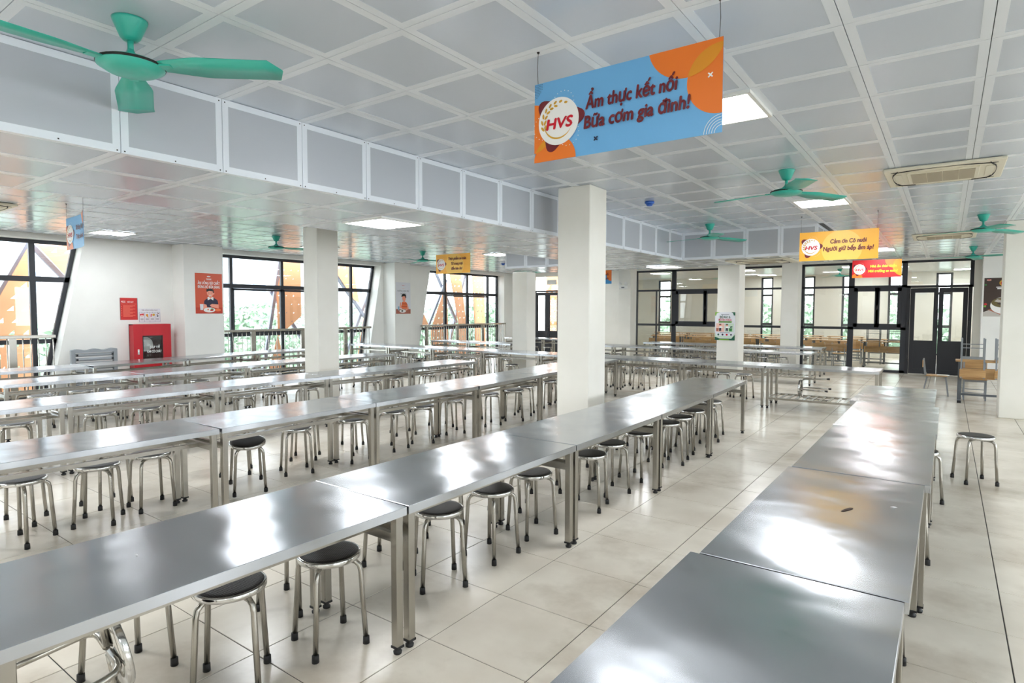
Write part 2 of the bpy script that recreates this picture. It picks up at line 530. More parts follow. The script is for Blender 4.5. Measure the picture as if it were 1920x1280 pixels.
# far room behind the glass
RX0, RX1 = -11.6, 1.6
wf = MB()
wins = [(-10.4, -9.8), (-6.08, -5.62), (-4.55, -4.12), (-3.22, -2.8), (-1.75, -1.25), (-.35, .12)]
xs = RX0
for a, b in wins:
    wf.box(xs, YB, 0, a, YB + .25, 3.05, 'cream_paint'); wf.box(a, YB, 3.0, b, YB + .25, 3.05, 'cream_paint'); wf.box(a, YB, 0, b, YB + .25, .15, 'cream_paint'); xs = b
wf.box(xs, YB, 0, RX1 + .2, YB + .25, 3.05, 'cream_paint')
struct('wall_far', wf, 'cream far wall of the room behind the glass, cut by tall narrow windows', 'wall')
struct('wall_far_left', MB().box(RX0 - .2, YF + .2, 0, RX0, YB + .25, 3.05, 'cream_paint'), 'left wall of the room behind the glass', 'wall')
struct('wall_far_right', MB().box(RX1, YF + .2, 0, RX1 + .2, YB + .25, 3.05, 'cream_paint'), 'right wall of the room behind the glass', 'wall')
fc = struct('ceiling_far', MB().box(RX0 - .2, YF + .15, 3.05, RX1 + .2, YB + .25, 3.2, 'ceiling_border'), 'pale ceiling of the room behind the glass', 'ceiling')
for (x, y, w_) in ((-8.6, 21.2, 'leftmost of the front three'), (-5.6, 21.2, 'middle of the front three'), (-2.4, 21.2, 'rightmost of the front three'), (-5.6, 24.2, 'left of the rear three'), (-2.4, 24.2, 'middle of the rear three'), (.4, 24.2, 'right of the rear three')):
    t = thing('ceiling_light', '', 'light', (x, y, 3.05)); t['label'] = 'square panel light behind the glass partition, ' + w_; t['group'] = 'panel lights behind the glass'
    obj('light_frame', MB().box(-.3, -.3, -.02, .3, .3, 0, 'white_plastic'), t); obj('diffuser', MB().box(-.27, -.27, -.024, .27, .27, -.0195, 'lamp'), t)
for k, (a, b) in enumerate(wins):
    t = thing('window_%d' % (k + 5), 'tall narrow dark-framed window in the far room, %s from the left' % (['first', 'second', 'third', 'fourth', 'fifth', 'last'][k]), 'window', ((a + b) / 2, YB + .1, 0), kind='structure')
    w = (b - a) / 2
    for (z0, z1) in ((.15, .21), (1.1, 1.2), (2.25, 2.33), (2.94, 3.0)):
        obj('transom', MB().box(-w, -.03, z0, w, .03, z1, 'frame_dark'), t)
    for s_ in (-1, 1):
        obj('jamb', MB().box(s_ * w - (.07 if s_ > 0 else 0), -.03, .15, s_ * w + (.07 if s_ < 0 else 0), .03, 3.0, 'frame_dark'), t)
    obj('glass_pane', MB().box(-w + .07, -.003, .21, w - .07, .003, 2.94, 'window_glass'), t)

# ------------------------------------------------------------------ left windows with slanted jambs
FXW = -14.14


def slant_bar(mb, y0, z0, y1, z1, w, x=FXW, d=.06, mt='frame_dark'):
    mb.prism([(y0 - w / 2, z0), (y0 + w / 2, z0), (y1 + w / 2, z1), (y1 - w / 2, z1)], mt, lambda p: (x - d / 2, p[0], p[1]), lambda p: (x + d / 2, p[0], p[1]))
    return mb


def left_window(n, label, l0, l1, r0, r1, mull, thick):
    """l0,l1 / r0,r1: left and right jamb y at z=0 and z=3"""
    t = thing('window_%d' % n, label, 'window', kind='structure')
    lf = lambda z: l0 + (l1 - l0) * z / 3
    rf = lambda z: r0 + (r1 - r0) * z / 3
    obj('jamb', slant_bar(MB(), l0 + .04, 0, l1 + .04, 3, .08), t); obj('jamb', slant_bar(MB(), r0 - .04, 0, r1 - .04, 3, .08), t)
    for z, h in ((.04, .08), (1.06, .085), (2.255, .10), (2.965, .07)):
        yz([(lf(z - h / 2), z - h / 2), (rf(z - h / 2), z - h / 2), (rf(z + h / 2), z + h / 2), (lf(z + h / 2), z + h / 2)], FXW - .03, FXW + .03, 'frame_dark', mb := MB())
        obj('transom', mb, t)
    ys = []
    for y, w in mull:
        obj('mullion', MB().box(FXW - .035, y - w / 2, 1.1, FXW + .035, y + w / 2, 2.93, 'frame_dark'), t)
        obj('mullion', MB().box(FXW - .03, y - .035, .08, FXW + .03, y + .035, 1.02, 'frame_dark'), t)
    for (y0, y1, z0, z1) in thick:                          # opening sashes have a second, thicker frame
        f = MB()
        for a in ((y0, z0, y1, z0 + .05), (y0, z1 - .05, y1, z1), (y0, z0, y0 + .05, z1), (y1 - .05, z0, y1, z1)):
            f.box(FXW - .02, a[0], a[1], FXW + .045, a[2], a[3], 'frame_dark')
        obj('sash_frame', f, t)
    cuts = [None] + [m_[0] for m_ in mull] + [None]
    for z0, z1 in ((.08, 1.02), (1.1, 2.205), (2.305, 2.93)):
        for a, b in zip(cuts[:-1], cuts[1:]):
            A0, A1 = (lf(z0), lf(z1)) if a is None else (a, a); B0, B1 = (rf(z0), rf(z1)) if b is None else (b, b)
            yz([(A0, z0), (B0, z0), (B1, z1), (A1, z1)], FXW - .003, FXW + .003, 'window_glass', mb := MB())
            obj('glass_pane', mb, t)
    return t


left_window(1, 'left window with slanted right jamb nearest the camera, beside the grey rack', -.2, -.85, 4.07, 4.70, [(.6, .1), (2.3, .1), (3.95, .095)], [])
left_window(2, 'middle left window between the two wall pillars, slanted right jamb', 7.1, 7.1, 11.80, 12.38, [(7.87, .07), (9.25, .07), (10.4, .07), (11.5, .07)], [(7.88, 9.24, 1.1, 2.2), (9.26, 10.4, 1.1, 2.2)])
left_window(3, 'farthest left window with slanted left jamb, behind the yellow left banner', 13.84, 14.48, 18.55, 18.55, [(15.55, .08), (16.75, .08), (17.95, .08)], [(15.56, 16.74, 1.1, 2.2), (16.76, 17.94, 1.1, 2.2)])

# stainless railings in front of them
bal_me = MB().tube([(0, 0, .08), (0, 0, 1.14)], .0095, 'steel_tube', 6).mesh('baluster')
for n_, (y0, y1, posts, lb) in enumerate(((-.2, 4.15, (.3, 1.9, 3.5), 'stainless railing before the nearest left window'), (7.25, 11.86, (8.16, 9.55, 10.94), 'stainless railing before the middle left window'),
                                           (13.95, 18.5, (14.2, 15.7, 17.1), 'stainless railing before the farthest left window'))):
    t = thing('window_railing', lb, 'railing', (-13.7, y0, 0))
    obj('top_rail', MB().box(-.035, 0, 1.14, .035, y1 - y0, 1.20, 'steel_tube', .006), t)
    obj('bottom_rail', MB().box(-.015, 0, .06, .015, y1 - y0, .09, 'steel_tube'), t)
    for p in posts:
        obj('post', MB().box(-.03, p - y0 - .055, 0, .03, p - y0 + .055, 1.14, 'steel_tube'), t)
    y = .06
    while y < y1 - y0:
        if min(abs(y - p + y0) for p in posts) > .065: obj('baluster', bal_me, t, (0, y, 0))
        y += .115

# ------------------------------------------------------------------ partition of dark frames and glass
def xz_frame(t, name, rects, y0=-.03, y1=.03, mt='frame_dark'):
    for (x0, x1, z0, z1) in rects: obj(name, MB().box(x0, y0, z0, x1, y1, z1, mt), t)


part = thing('window_4', 'wide glass partition in dark frames across the back of the hall', 'window', (0, YF + .06, 0), kind='structure')
mulls = [(-9.12, -9.0), (-8.77, -8.66), (-7.44, -7.30), (-5.35, -5.23), (-3.55, -3.42), (-2.28, -2.14), (-1.02, -.9)]
xz_frame(part, 'mullion', [(a, b, 0, 3.03) for a, b in mulls] + [(-8.0, -7.965, 0, 2.33), (.44, .52, 2.3, 3.03)])
xz_frame(part, 'transom', [(-9.12, -.9, 2.97, 3.03), (-9.12, -.9, 2.32, 2.38), (-9.12, -.9, 1.165, 1.235), (-9.12, -.9, 0, .07), (-.9, .44, 2.97, 3.03)])
for (x0, x1) in ((-7.3, -5.35), (-2.14, -1.02)):
    xm = (x0 + x1) / 2
    for (a, b) in ((x0, xm + .03), (xm - .03, x1)):
        f = MB()
        for r_ in ((a, b, 1.235, 1.33), (a, b, 2.22, 2.32), (a, a + .09, 1.235, 2.32), (b - .09, b, 1.235, 2.32)):
            f.box(r_[0], -.045, r_[2], r_[1], .02, r_[3], 'frame_dark')
        obj('sash_frame', f, part)
    obj('latch', MB().box(xm - .015, -.06, 1.72, xm + .015, -.045, 1.82, 'handle_black'), part)
cx = [(-9.0, -8.77)] + [(a[1], b[0]) for a, b in zip(mulls[1:-1], mulls[2:])]
for a, b in cx:
    for z0, z1 in ((.07, 1.165), (1.235, 2.32), (2.38, 2.97)):
        obj('glass_pane', MB().box(a, -.004, z0, b, .004, z1, 'partition_glass'), part)
obj('glass_pane', MB().box(-.9, -.004, 2.4, .44, .004, 2.97, 'partition_glass'), part)


def double_door(name, label, x0, x1, zt, y):
    t = thing(name, label, 'door', ((x0 + x1) / 2, y, 0), kind='structure')
    w = (x1 - x0) / 2
    xz_frame(t, 'door_frame', [(-w, -w + .08, 0, zt), (w - .08, w, 0, zt), (-w, w, zt - .06, zt)], -.05, .05, 'door_dark')
    for s_ in (-1, 1):
        a, b = (-w + .085, -.004) if s_ < 0 else (.004, w - .085)
        lf = MB()
        for r_ in ((a, a + .1, .01, zt - .07), (b - .1, b, .01, zt - .07), (a + .1, b - .1, .01, .14), (a + .1, b - .1, .80, .90), (a + .1, b - .1, zt - .19, zt - .07)):
            lf.box(r_[0], -.025, r_[2], r_[1], .025, r_[3], 'door_dark')
        d = obj('door_leaf', lf, t)
        obj('lower_panel', MB().box(a + .1, -.012, .14, b - .1, .012, .80, 'door_dark'), d)
        gp = obj('glass_pane', MB().box(a + .1, -.004, .90, b - .1, .004, zt - .19, 'partition_glass'), d)
        if s_ > 0:
            h = MB().box(a + .025, -.04, .88, a + .065, -.025, 1.12, 'handle_black').tube([(a + .045, -.03, 1.02), (a + .045, -.07, 1.02), (a + .18, -.07, 1.02)], .009, 'handle_black', 8)
            obj('handle', h, d)
        hx = -w + .06 if s_ < 0 else w - .06
        for z in (.35, 1.3, 2.0):
            obj('hinge', MB().tube([(hx, -.055, z), (hx, -.055, z + .14)], .012, 'handle_black', 8), t)
    return t


double_door('door_1', 'dark double door with glass upper panes at the right of the partition', -.9, .5, 2.36, YF + .05)
double_door('door_2', 'dark double door at the far left end, before the orange screen', -12.95, -11.72, 2.43, YF + .05)
obj('fanlight', MB().box(-.58, -.004, 2.43, .58, .004, 2.95, 'partition_glass'), bpy.data.objects['door_2'])

# ------------------------------------------------------------------ outside: perforated orange screens, struts, trees, buildings, ground
struct('ground', MB().box(-140, -60, -4.6, 60, 120, -4.5, 'grass'), 'green ground far below the windows', 'ground')


def inpoly(p, poly):
    c = False; n = len(poly)
    for i in range(n):
        a, b = poly[i], poly[i - 1]
        if (a[1] > p[1]) != (b[1] > p[1]) and p[0] < (b[0] - a[0]) * (p[1] - a[1]) / (b[1] - a[1]) + a[0]: c = not c
    return c


def perforated(label, poly, x=-15.1, step=(.23, .24), hs=.11, flip=False, wy=None):
    vs = [Vector(p) for p in poly]; n = len(vs)
    edges = [(i, (i + 1) % n) for i in range(n)]
    holes = []
    ys = [p[0] for p in poly]; zs = [p[1] for p in poly]
    r = 0; z = min(zs) + .12
    while z < max(zs):
        y = min(ys) + .1 + (r % 2) * .06
        while y < max(ys):
            h = [(y - hs / 2, z - hs * .4), (y + hs / 2, z - hs * .4), (y + hs / 2, z + hs * .55)]
            if flip: h = [(y - hs / 2, z + hs * .4), (y, z - hs * .5), (y + hs / 2, z + hs * .4)]
            if all(inpoly((a + (y - a) * -.6, b + (z - b) * -.6), poly) for a, b in h): holes.append(h)
            y += step[0]
        z += step[1]; r += 1
    for h in holes:
        k = len(vs); vs += [Vector(p) for p in h]; edges += [(k, k + 1), (k + 1, k + 2), (k + 2, k)]
    ov, oe, of, _, _, _ = delaunay_2d_cdt(vs, edges, [], 1, 1e-5)
    fs = []
    for f in of:
        c = sum((ov[i] for i in f), Vector((0, 0))) / len(f)
        if not any(inpoly(c, h) for h in holes): fs.append(tuple(f))
    mb = MB()
    mp = (lambda p, d: (x + d, p[0], p[1])) if wy is None else (lambda p, d: (p[0], wy + d, p[1]))
    mb.add([mp(p, 0) for p in ov], fs, 'orange_sheet'); mb.add([mp(p, -.02) for p in ov], [f[::-1] for f in fs], 'orange_sheet')
    o = obj('perforated_screen', mb); tag(o, label, 'screen')
    return o


perforated('orange perforated screen, large triangle outside the nearest left window', [(4.18, 2.94), (2.6, -.35), (4.22, -.35)])
perforated('orange perforated screen, small upper triangle outside the nearest left window', [(4.28, 3.05), (5.3, 3.05), (4.86, 2.3)])
perforated('orange perforated screen, tall band right of centre outside the middle window', [(9.94, 3.1), (10.5, 3.1), (10.5, 1.5), (9.72, .9), (9.40, -.2), (10.05, -.2), (9.75, .9), (9.73, 2.1)], hs=.05)
perforated('orange perforated screen, slim upper triangle at the right of the middle window', [(11.5, 3.1), (12.36, 3.1), (12.62, 1.9), (12.4, 2.0)])
perforated('orange perforated screen, narrow lower triangle at the right of the middle window', [(12.42, -.3), (13.1, -.3), (13.2, 1.7), (12.9, 1.9)])
perforated('orange perforated screen at the left of the farthest window, small lower triangle', [(14.6, 3.0), (15.1, 1.0), (15.75, 1.15)], hs=.08)
perforated('orange perforated screen, upright triangle left of centre in the farthest window', [(16.72, 2.7), (15.9, 1.0), (15.9, -.4), (16.85, -.4)], hs=.1)
perforated('orange perforated screen, leaning band right of centre in the farthest window', [(16.85, 3.2), (17.5, 3.2), (18.1, -.4), (17.1, -.4), (17.4, 1.2)], hs=.09)
perforated('orange perforated screen, slim triangle at the right of the farthest window', [(18.2, 3.2), (18.9, 3.2), (19.1, -.4), (18.5, -.4)], hs=.09)
perforated('orange perforated screen seen through the far left door', [(-13.2, -.4), (-13.2, 3.3), (-11.2, 3.3), (-11.9, -.4)], wy=20.6, flip=True, hs=.12)
for (lb, p0, p1) in (('grey steel strut left of the large orange triangle', (4.22, 3.0), (2.55, -.4)), ('grey steel strut under the small orange triangle', (4.25, 3.05), (4.95, 2.2)),
                     ('grey steel strut crossing low behind the nearest railing', (3.1, .55), (4.1, -.4)),
                     ('grey steel strut rising left of the orange band', (9.95, 3.15), (9.3, -.4)), ('grey steel strut falling right across the middle window', (9.7, 2.2), (11.2, .1)),
                     ('grey steel strut crossing down at the right of the middle window', (11.4, 3.15), (13.0, 1.3)), ('grey steel strut crossing up at the right of the middle window', (11.9, -.3), (13.2, 2.4)),
                     ('grey steel strut falling at the left of the farthest window', (14.15, 3.1), (15.8, 1.1)), ('grey steel strut rising left of centre in the farthest window', (15.75, 1.05), (16.75, 2.8)),
                     ('grey steel strut falling across the middle of the farthest window', (16.2, 3.2), (17.45, 1.2)), ('grey steel strut rising right of centre in the farthest window', (16.9, -.3), (18.1, 3.2))):
    KIDS['k'] = KIDS.get('k', 0) + 1; sx_ = -15.0 - .1 * (KIDS['k'] % 3) - .15
    o = obj('facade_strut', MB().bar((sx_, p0[0], p0[1]), (sx_, p1[0], p1[1]), .07, .09, 'strut')); tag(o, lb, 'strut')

# trees: limbs and crowns of leaf blades
def crown_mesh(seed, n, r):
    rnd = random.Random(seed); mb = MB()
    vs, fs = [], []
    lobes = [(rnd.uniform(-1, 1) * r * .6, rnd.uniform(-1, 1) * r * .6, rnd.uniform(-.6, .9) * r * .7, rnd.uniform(.4, .75) * r) for _ in range(16)]
    for k in range(n):
        lx, ly, lz, lr = rnd.choice(lobes)
        d = Vector((rnd.gauss(0, 1), rnd.gauss(0, 1), rnd.gauss(0, 1))).normalized() * lr * rnd.uniform(.75, 1.05)
        c = Vector((lx, ly, lz)) + d
        a = Vector((rnd.gauss(0, 1), rnd.gauss(0, 1), rnd.gauss(0, 1))).normalized() * rnd.uniform(.12, .24)
        b = a.cross(Vector((rnd.gauss(0, 1), rnd.gauss(0, 1), rnd.gauss(0, 1)))).normalized() * rnd.uniform(.07, .13)
        o_ = len(vs); vs += [c - a, c + b, c + a, c - b]; fs.append((o_, o_ + 1, o_ + 2, o_ + 3))
    return mb.add(vs, fs, 'leaf').mesh('crown')


crowns = [crown_mesh(11, 5200, 2.9), crown_mesh(23, 5200, 3.2), crown_mesh(31, 4200, 2.5)]
trunk_me = MB().tube([(0, 0, -4.5), (.1, .05, -2.2), (0, .1, 0)], [.2, .15, .08], 'bark', 8).tube([(.08, .05, -2.3), (.9, .3, -.6)], [.09, .03], 'bark', 6).tube([(.06, .05, -1.9), (-.8, -.4, -.3)], [.08, .03], 'bark', 6).mesh('trunk')
tr = [(-25, 4.5, -1.9), (-31, 9.4, -1.6), (-25, 14.0, -1.6), (-32, 19.0, -1.2), (-25.5, 23.5, -1.4), (-33, 29, -.9), (-27, 34, -1.0), (-34, 40, -.8),
      (-14, 38, -.4), (-9, 33, -.8), (-5.0, 40, -.3), (-.8, 33.5, -.6), (3.6, 39, -.2)]
for k, (x, y, z) in enumerate(tr):
    w = ['nearest the camera' if k == 0 else ORD[k] + ' along the left windows'][0] if k < 8 else ['leftmost', 'second', 'third', 'fourth', 'rightmost'][k - 8] + ' beyond the far room windows'
    t = thing('tree', 'leafy green tree outside, ' + w, 'tree', (x, y, z), k * 1.3, 'trees outside the windows')
    obj('crown', crowns[k % 3], t); obj('trunk', trunk_me, t)

for (lb, bx, by, w, h, rz) in (('pale apartment block far outside the nearest left window', -58, 12, 30, 18, 0), ('pale apartment block far outside the middle and farthest left windows', -62, 46, 34, 17, 0)):
    t = thing('apartment_building', lb, 'building', (bx, by, -4.5), rz)
    obj('wall', MB().box(-5, -w / 2, 0, 0, w / 2, h, 'facade'), t)
    obj('roof_edge', MB().box(-5.2, -w / 2 - .2, h, .25, w / 2 + .2, h + .5, 'facade'), t)
    wm = MB().box(-.02, -.75, 0, .05, .75, 1.5, 'facade_window').mesh('window'); bm_ = MB().box(0, -1.3, 0, .9, 1.3, .9, 'facade').mesh('balcony')
    for f in range(1, 5):
        k = -w / 2 + 2
        while k < w / 2 - 1:
            obj('window', wm, t, (0, k, f * 3.3 + 1))
            if int(k * 3) % 2 == 0: obj('balcony', bm_, t, (0, k + 1.7, f * 3.3))
            k += 3.4

# ------------------------------------------------------------------ ceiling fittings
LHX, LHY = -11.39, 8.42  # added unseen lamp behind the column, brightens the left wall
light_fr = MB()
for r_ in ((-.3, -.3, .3, -.275), (-.3, .275, .3, .3), (-.3, -.275, -.275, .275), (.275, -.275, .3, .275)): light_fr.box(r_[0], r_[1], -.022, r_[2], r_[3], 0, 'white_plastic')
light_fr = light_fr.mesh('light_frame'); light_df = MB().box(-.275, -.275, -.016, .275, .275, -.008, 'lamp').mesh('diffuser')
for (x, y, z, lb) in ((-1.36, 4.33, CEIL, 'square panel light behind the right end of the big blue banner'), (-1.36, 8.66, CEIL, 'square panel light beside the ceiling fan in the right bay'),
                      (-1.30, 16.1, CEIL, 'square panel light behind the yellow banner on the right'), (-4.83, 4.37, SOFFIT, 'square panel light under the long boxed duct'),
                      (-4.82, 12.05, SOFFIT, 'square panel light under the duct crossing, before the glass partition'), (-12.44, 4.7, CEIL, 'square panel light near the left wall beside the curled blue banner'),
                      (-9.17, 12.1, CEIL, 'square panel light beside the left end of the cross duct'), (-10.3, 17.2, CEIL, 'square panel light deep in the left bay before the far door'),
                      (-1.36, .02, CEIL, 'square panel light overhead near the camera'), (4.9, 4.33, CEIL, 'square panel light right of the picture'), (4.9, .02, CEIL, 'square panel light right of the camera'),
                      (4.9, 8.66, CEIL, 'square panel light right of the broad column'), (-12.44, .3, CEIL, 'added square fill light out of view, near the left wall'), (LHX, LHY, CEIL, 'added square fill light hidden behind the second column in the left bay'), (-7.4, .3, CEIL, 'added square fill light left of the long duct, nearest the camera'), (-7.4, 4.4, CEIL, 'added square fill light hidden left of the long duct, second from the camera'), (-7.4, 8.6, CEIL, 'added square fill light hidden left of the long duct, third from the camera'), (-6.2, 14.5, CEIL, 'added square fill light hidden behind the cross duct, to the left'), (-3.4, 14.5, CEIL, 'added square fill light hidden behind the cross duct, to the right'), (1.8, -2.4, CEIL, 'added square fill light behind the camera, to its right'), (-4.83, -2.6, SOFFIT, 'added square fill light under the duct behind the camera'), (-1.36, -2.4, CEIL, 'added square fill light behind the camera'), (-8.5, -.5, CEIL, 'square panel light left of the camera'),  # unseen lamps by left wall, ducts, column and behind camera added for brightness
                      (-4.83, .3, SOFFIT, 'square panel light under the duct left of the camera')):
    t = thing('ceiling_light', lb, 'light', (x, y, z), 0, 'square ceiling panel lights')
    obj('light_frame', light_fr, t); obj('diffuser', light_df, t)


def fan_blade():
    mb = MB(); vs, fs = [], []
    n = 14
    for i in range(n + 1):
        u = i / n; r = .15 + u * .59
        w = (.045 + .045 * min(1, u * 3)) if u < .92 else .09 * math.sqrt(max(0, 1 - ((u - .92) / .08) ** 2)) + .004
        tw = -.17 + .06 * u
        for s_ in (-1, 1):
            for k in (0, 1):
                vs.append((r, s_ * w * math.cos(tw), s_ * w * math.sin(tw) + .004 * k - .02 * u))
    for i in range(n):
        a, b = i * 4, (i + 1) * 4
        fs += [(a, a + 2, b + 2, b), (a + 1, b + 1, b + 3, a + 3), (a, b, b + 1, a + 1), (a + 2, a + 3, b + 3, b + 2)]
    fs += [(0, 1, 3, 2), (n * 4, n * 4 + 2, n * 4 + 3, n * 4 + 1)]
    mb.add(vs, fs, 'teal', True)
    return mb.bar((.09, 0, .0), (.2, 0, .0), .05, .008, 'teal')


fan_m = {'canopy': MB().lathe([(.078, 0), (.076, -.01), (.045, -.085), (.03, -.10), (.0, -.10)], 'teal', 20),
         'downrod': MB().tube([(0, 0, -.095), (0, 0, -.16)], .014, 'teal', 10).lathe([(.014, -.14), (.02, -.155), (.045, -.175), (.05, -.185), (0, -.186)], 'teal', 16),
         'motor': MB().lathe([(.05, -.183), (.12, -.196), (.148, -.214), (.146, -.226), (.11, -.248), (.05, -.256), (0, -.257)], 'teal', 28)}
fan_me = {k: v.mesh(k) for k, v in fan_m.items()}; blade_me = fan_blade().mesh('blade')
band_me = MB().lathe([(.146, -.208), (.15, -.212), (.15, -.218), (.146, -.222)], 'slot_dark', 28).mesh('trim_ring')
for (x, y, a, lb) in ((-3.27, 1.34, 36, 'teal ceiling fan near the camera at the top left'), (-1.35, 6.55, 55, 'teal ceiling fan in front of a lit panel in the right bay'),
                      (-3.18, 9.88, 58, 'teal ceiling fan before the cross duct'), (.38, 11.18, 50, 'teal ceiling fan before the broad right column'), (.41, 16.56, 80, 'teal ceiling fan above the dark double door'),
                      (-10.47, 6.75, 65, 'teal ceiling fan left of the second column, in the left bay'), (-10.25, 10.5, 34, 'teal ceiling fan above the yellow banner on the left'), (-10.15, 15.3, 0, 'teal ceiling fan before the far left door')):
    t = thing('ceiling_fan', lb, 'ceiling fan', (x, y, CEIL), 0, 'teal ceiling fans')
    for k, me in fan_me.items():
        p = obj(k, me, t)
        if k == 'motor': obj('trim_ring', band_me, p)
    for q in range(3): obj('blade', blade_me, t, (0, 0, -.222), math.radians(a + 120 * q))


def aircon(label, x, y, z, w=.96, d=.92):
    t = thing('cassette_aircon', label, 'air conditioner', (x, y, z), 0, 'ceiling cassette air conditioners')
    obj('face_panel', MB().box(-w / 2, -d / 2, -.03, w / 2, d / 2, 0, 'ivory_plastic', .008), t)
    obj('intake_panel', MB().box(-.29, -.29, -.042, .29, .29, -.028, 'ivory_plastic', .004), t)
    for k in range(4):
        obj('intake_grille', MB().box(-.26 + k * .13 + .003, -.25, -.046, -.26 + (k + 1) * .13 - .003, .25, -.041, 'grille_beige'), t)
    for a in range(4):
        fl = MB().box(-.24, -.40, -.036, .24, -.335, -.029, 'ivory_plastic', .003)
        o = obj('louvre', fl, t); o.rotation_euler = (0, 0, a * PI / 2)
        arc = [(-.42, -.36, -.0315)] + [(u * .36, -.42 + .05 * abs(u) ** 3 - .0, -.0315) for u in (-1, -.7, -.35, 0, .35, .7, 1)] + [(.42, -.36, -.0315)]
        o = obj('air_slot', MB().tube(arc, [.002, .007, .007, .003, .002, .003, .007, .007, .002], 'slot_dark', 6), t); o.rotation_euler = (0, 0, a * PI / 2)
    return t


aircon('ivory ceiling cassette air conditioner at the right, nearer the camera', -.085, 7.5, CEIL - .006)
aircon('ivory ceiling cassette air conditioner farther back, behind the right fan', -.10, 13.75, CEIL - .006)
aircon('ivory cassette air conditioner under the cross duct, behind the yellow banner', -2.77, 11.65, SOFFIT, 1.1, .92)
aircon('ivory ceiling cassette air conditioner at the left picture edge', -10.6, 2.25, CEIL - .006)
for x, y, lb in ((-3.17, 7.41, 'blue round smoke detector on the ceiling right of the middle column'), (-10.9, 14.6, 'blue round smoke detector deep in the left bay')):
    t = thing('smoke_detector', lb, 'smoke detector', (x, y, CEIL))
    obj('base', MB().lathe([(.0, 0), (.06, 0), (.06, -.025), (.05, -.03)], 'blue_plastic', 20), t)
    obj('sensor_head', MB().lathe([(.045, -.03), (.035, -.055), (.0, -.06)], 'blue_plastic', 20), t)
t = thing('security_camera', 'small white dome camera on the ceiling beside the cross duct', 'camera', (-10.3, 14.2, CEIL))
obj('mount', MB().lathe([(0, 0), (.05, 0), (.05, -.05), (.0, -.05)], 'white_plastic', 16), t); obj('dome', MB().lathe([(.045, -.05), (.04, -.075), (.02, -.093), (0, -.097)], 'grey_steel', 16), t)
t = thing('emergency_light', 'white twin-lamp emergency light on the white column', 'lamp', (-8.29, 17.45, 2.40))
obj('case', MB().box(-.14, -.06, -.05, .14, 0, .07, 'white_plastic', .01), t)
for s_ in (-1, 1):
    l = obj('lamp_head', MB().lathe([(.03, -.045), (.055, -.01), (.055, .0), (0, .0)], 'white_plastic', 16), t, (s_ * .1, -.055, .11)); l.rotation_euler = (-PI / 2, 0, 0)
    g_ = obj('reflector', MB().lathe([(0, .001), (.042, .003), (0, .004)], 'grey_steel', 14), l)
obj('indicator', MB().box(-.05, -.063, -.02, .05, -.059, .02, 'grey_dark_steel'), t)
t = thing('exit_sign', 'small white sign box above the far left door', 'sign', (-12.1, YF, 2.73))
obj('case', MB().box(-.2, -.06, -.09, .2, 0, .09, 'white_plastic', .008), t)

# ------------------------------------------------------------------ printed boards and posters
FONT = None


def text_mb(body, size, mt, x, z, y, align='CENTER', bold=.0, shear=0., width=None, heavy=0.):
    c = bpy.data.curves.new('txt', 'FONT'); c.body = body; c.size = size; c.align_x = align; c.offset = bold * size; c.shear = shear; c.resolution_u = 3
    o = bpy.data.objects.new('txt', c); COL.objects.link(o)
    bpy.context.view_layer.update()
    me = o.evaluated_get(bpy.context.evaluated_depsgraph_get()).to_mesh()
    vs = [v.co.copy() for v in me.vertices]; fs = [tuple(p.vertices) for p in me.polygons]
    o.evaluated_get(bpy.context.evaluated_depsgraph_get()).to_mesh_clear()
    bpy.data.objects.remove(o); bpy.data.curves.remove(c)
    sx = 1.
    if width and vs:
        w = max(v.x for v in vs) - min(v.x for v in vs); sx = width / max(w, 1e-4)
    if heavy:                                              # heavier strokes: the same outline laid again a hair to each side
        n = len(vs); V, F = [], []
        for k, (dx, dz) in enumerate(((0, 0), (heavy, 0), (-heavy, 0), (0, heavy), (0, -heavy))):
            V += [(x + v.x * sx + dx * size, y - .0002 * k, z + v.y + dz * size) for v in vs]
            F += [tuple(i + k * n for i in f) for f in fs]
        return V, F, mt
    return [(x + v.x * sx, y, z + v.y) for v in vs], fs, mt


def clip(poly, x0, z0, x1, z1):
    for ax, lim, sg in ((0, x0, 1), (0, x1, -1), (1, z0, 1), (1, z1, -1)):
        out = []
        for i in range(len(poly)):
            a, b = poly[i - 1], poly[i]; ia, ib = (a[ax] - lim) * sg >= 0, (b[ax] - lim) * sg >= 0
            if ia != ib:
                t_ = (lim - a[ax]) / (b[ax] - a[ax]); out.append(tuple(a[k] + (b[k] - a[k]) * t_ for k in (0, 1)))
            if ib: out.append(b)
        poly = out
        if not poly: return []
    return poly


def circ(cx, cz, r, n=40, rx=None):
    return [(cx + (rx or r) * math.cos(2 * PI * k / n), cz + r * math.sin(2 * PI * k / n)) for k in range(n)]


def flat(poly, y, mt):
    return [(p[0], y, p[1]) for p in poly], [tuple(range(len(poly)))], mt


def put(t, name, items, bend=None):
    mb = MB()
    for it in items:
        if it is None or len(it[0]) < 3: continue
        vs = it[0]
        mb.add([bend(v) for v in vs] if bend else vs, it[1], it[2])
    return obj(name, mb, t) if mb.v else None


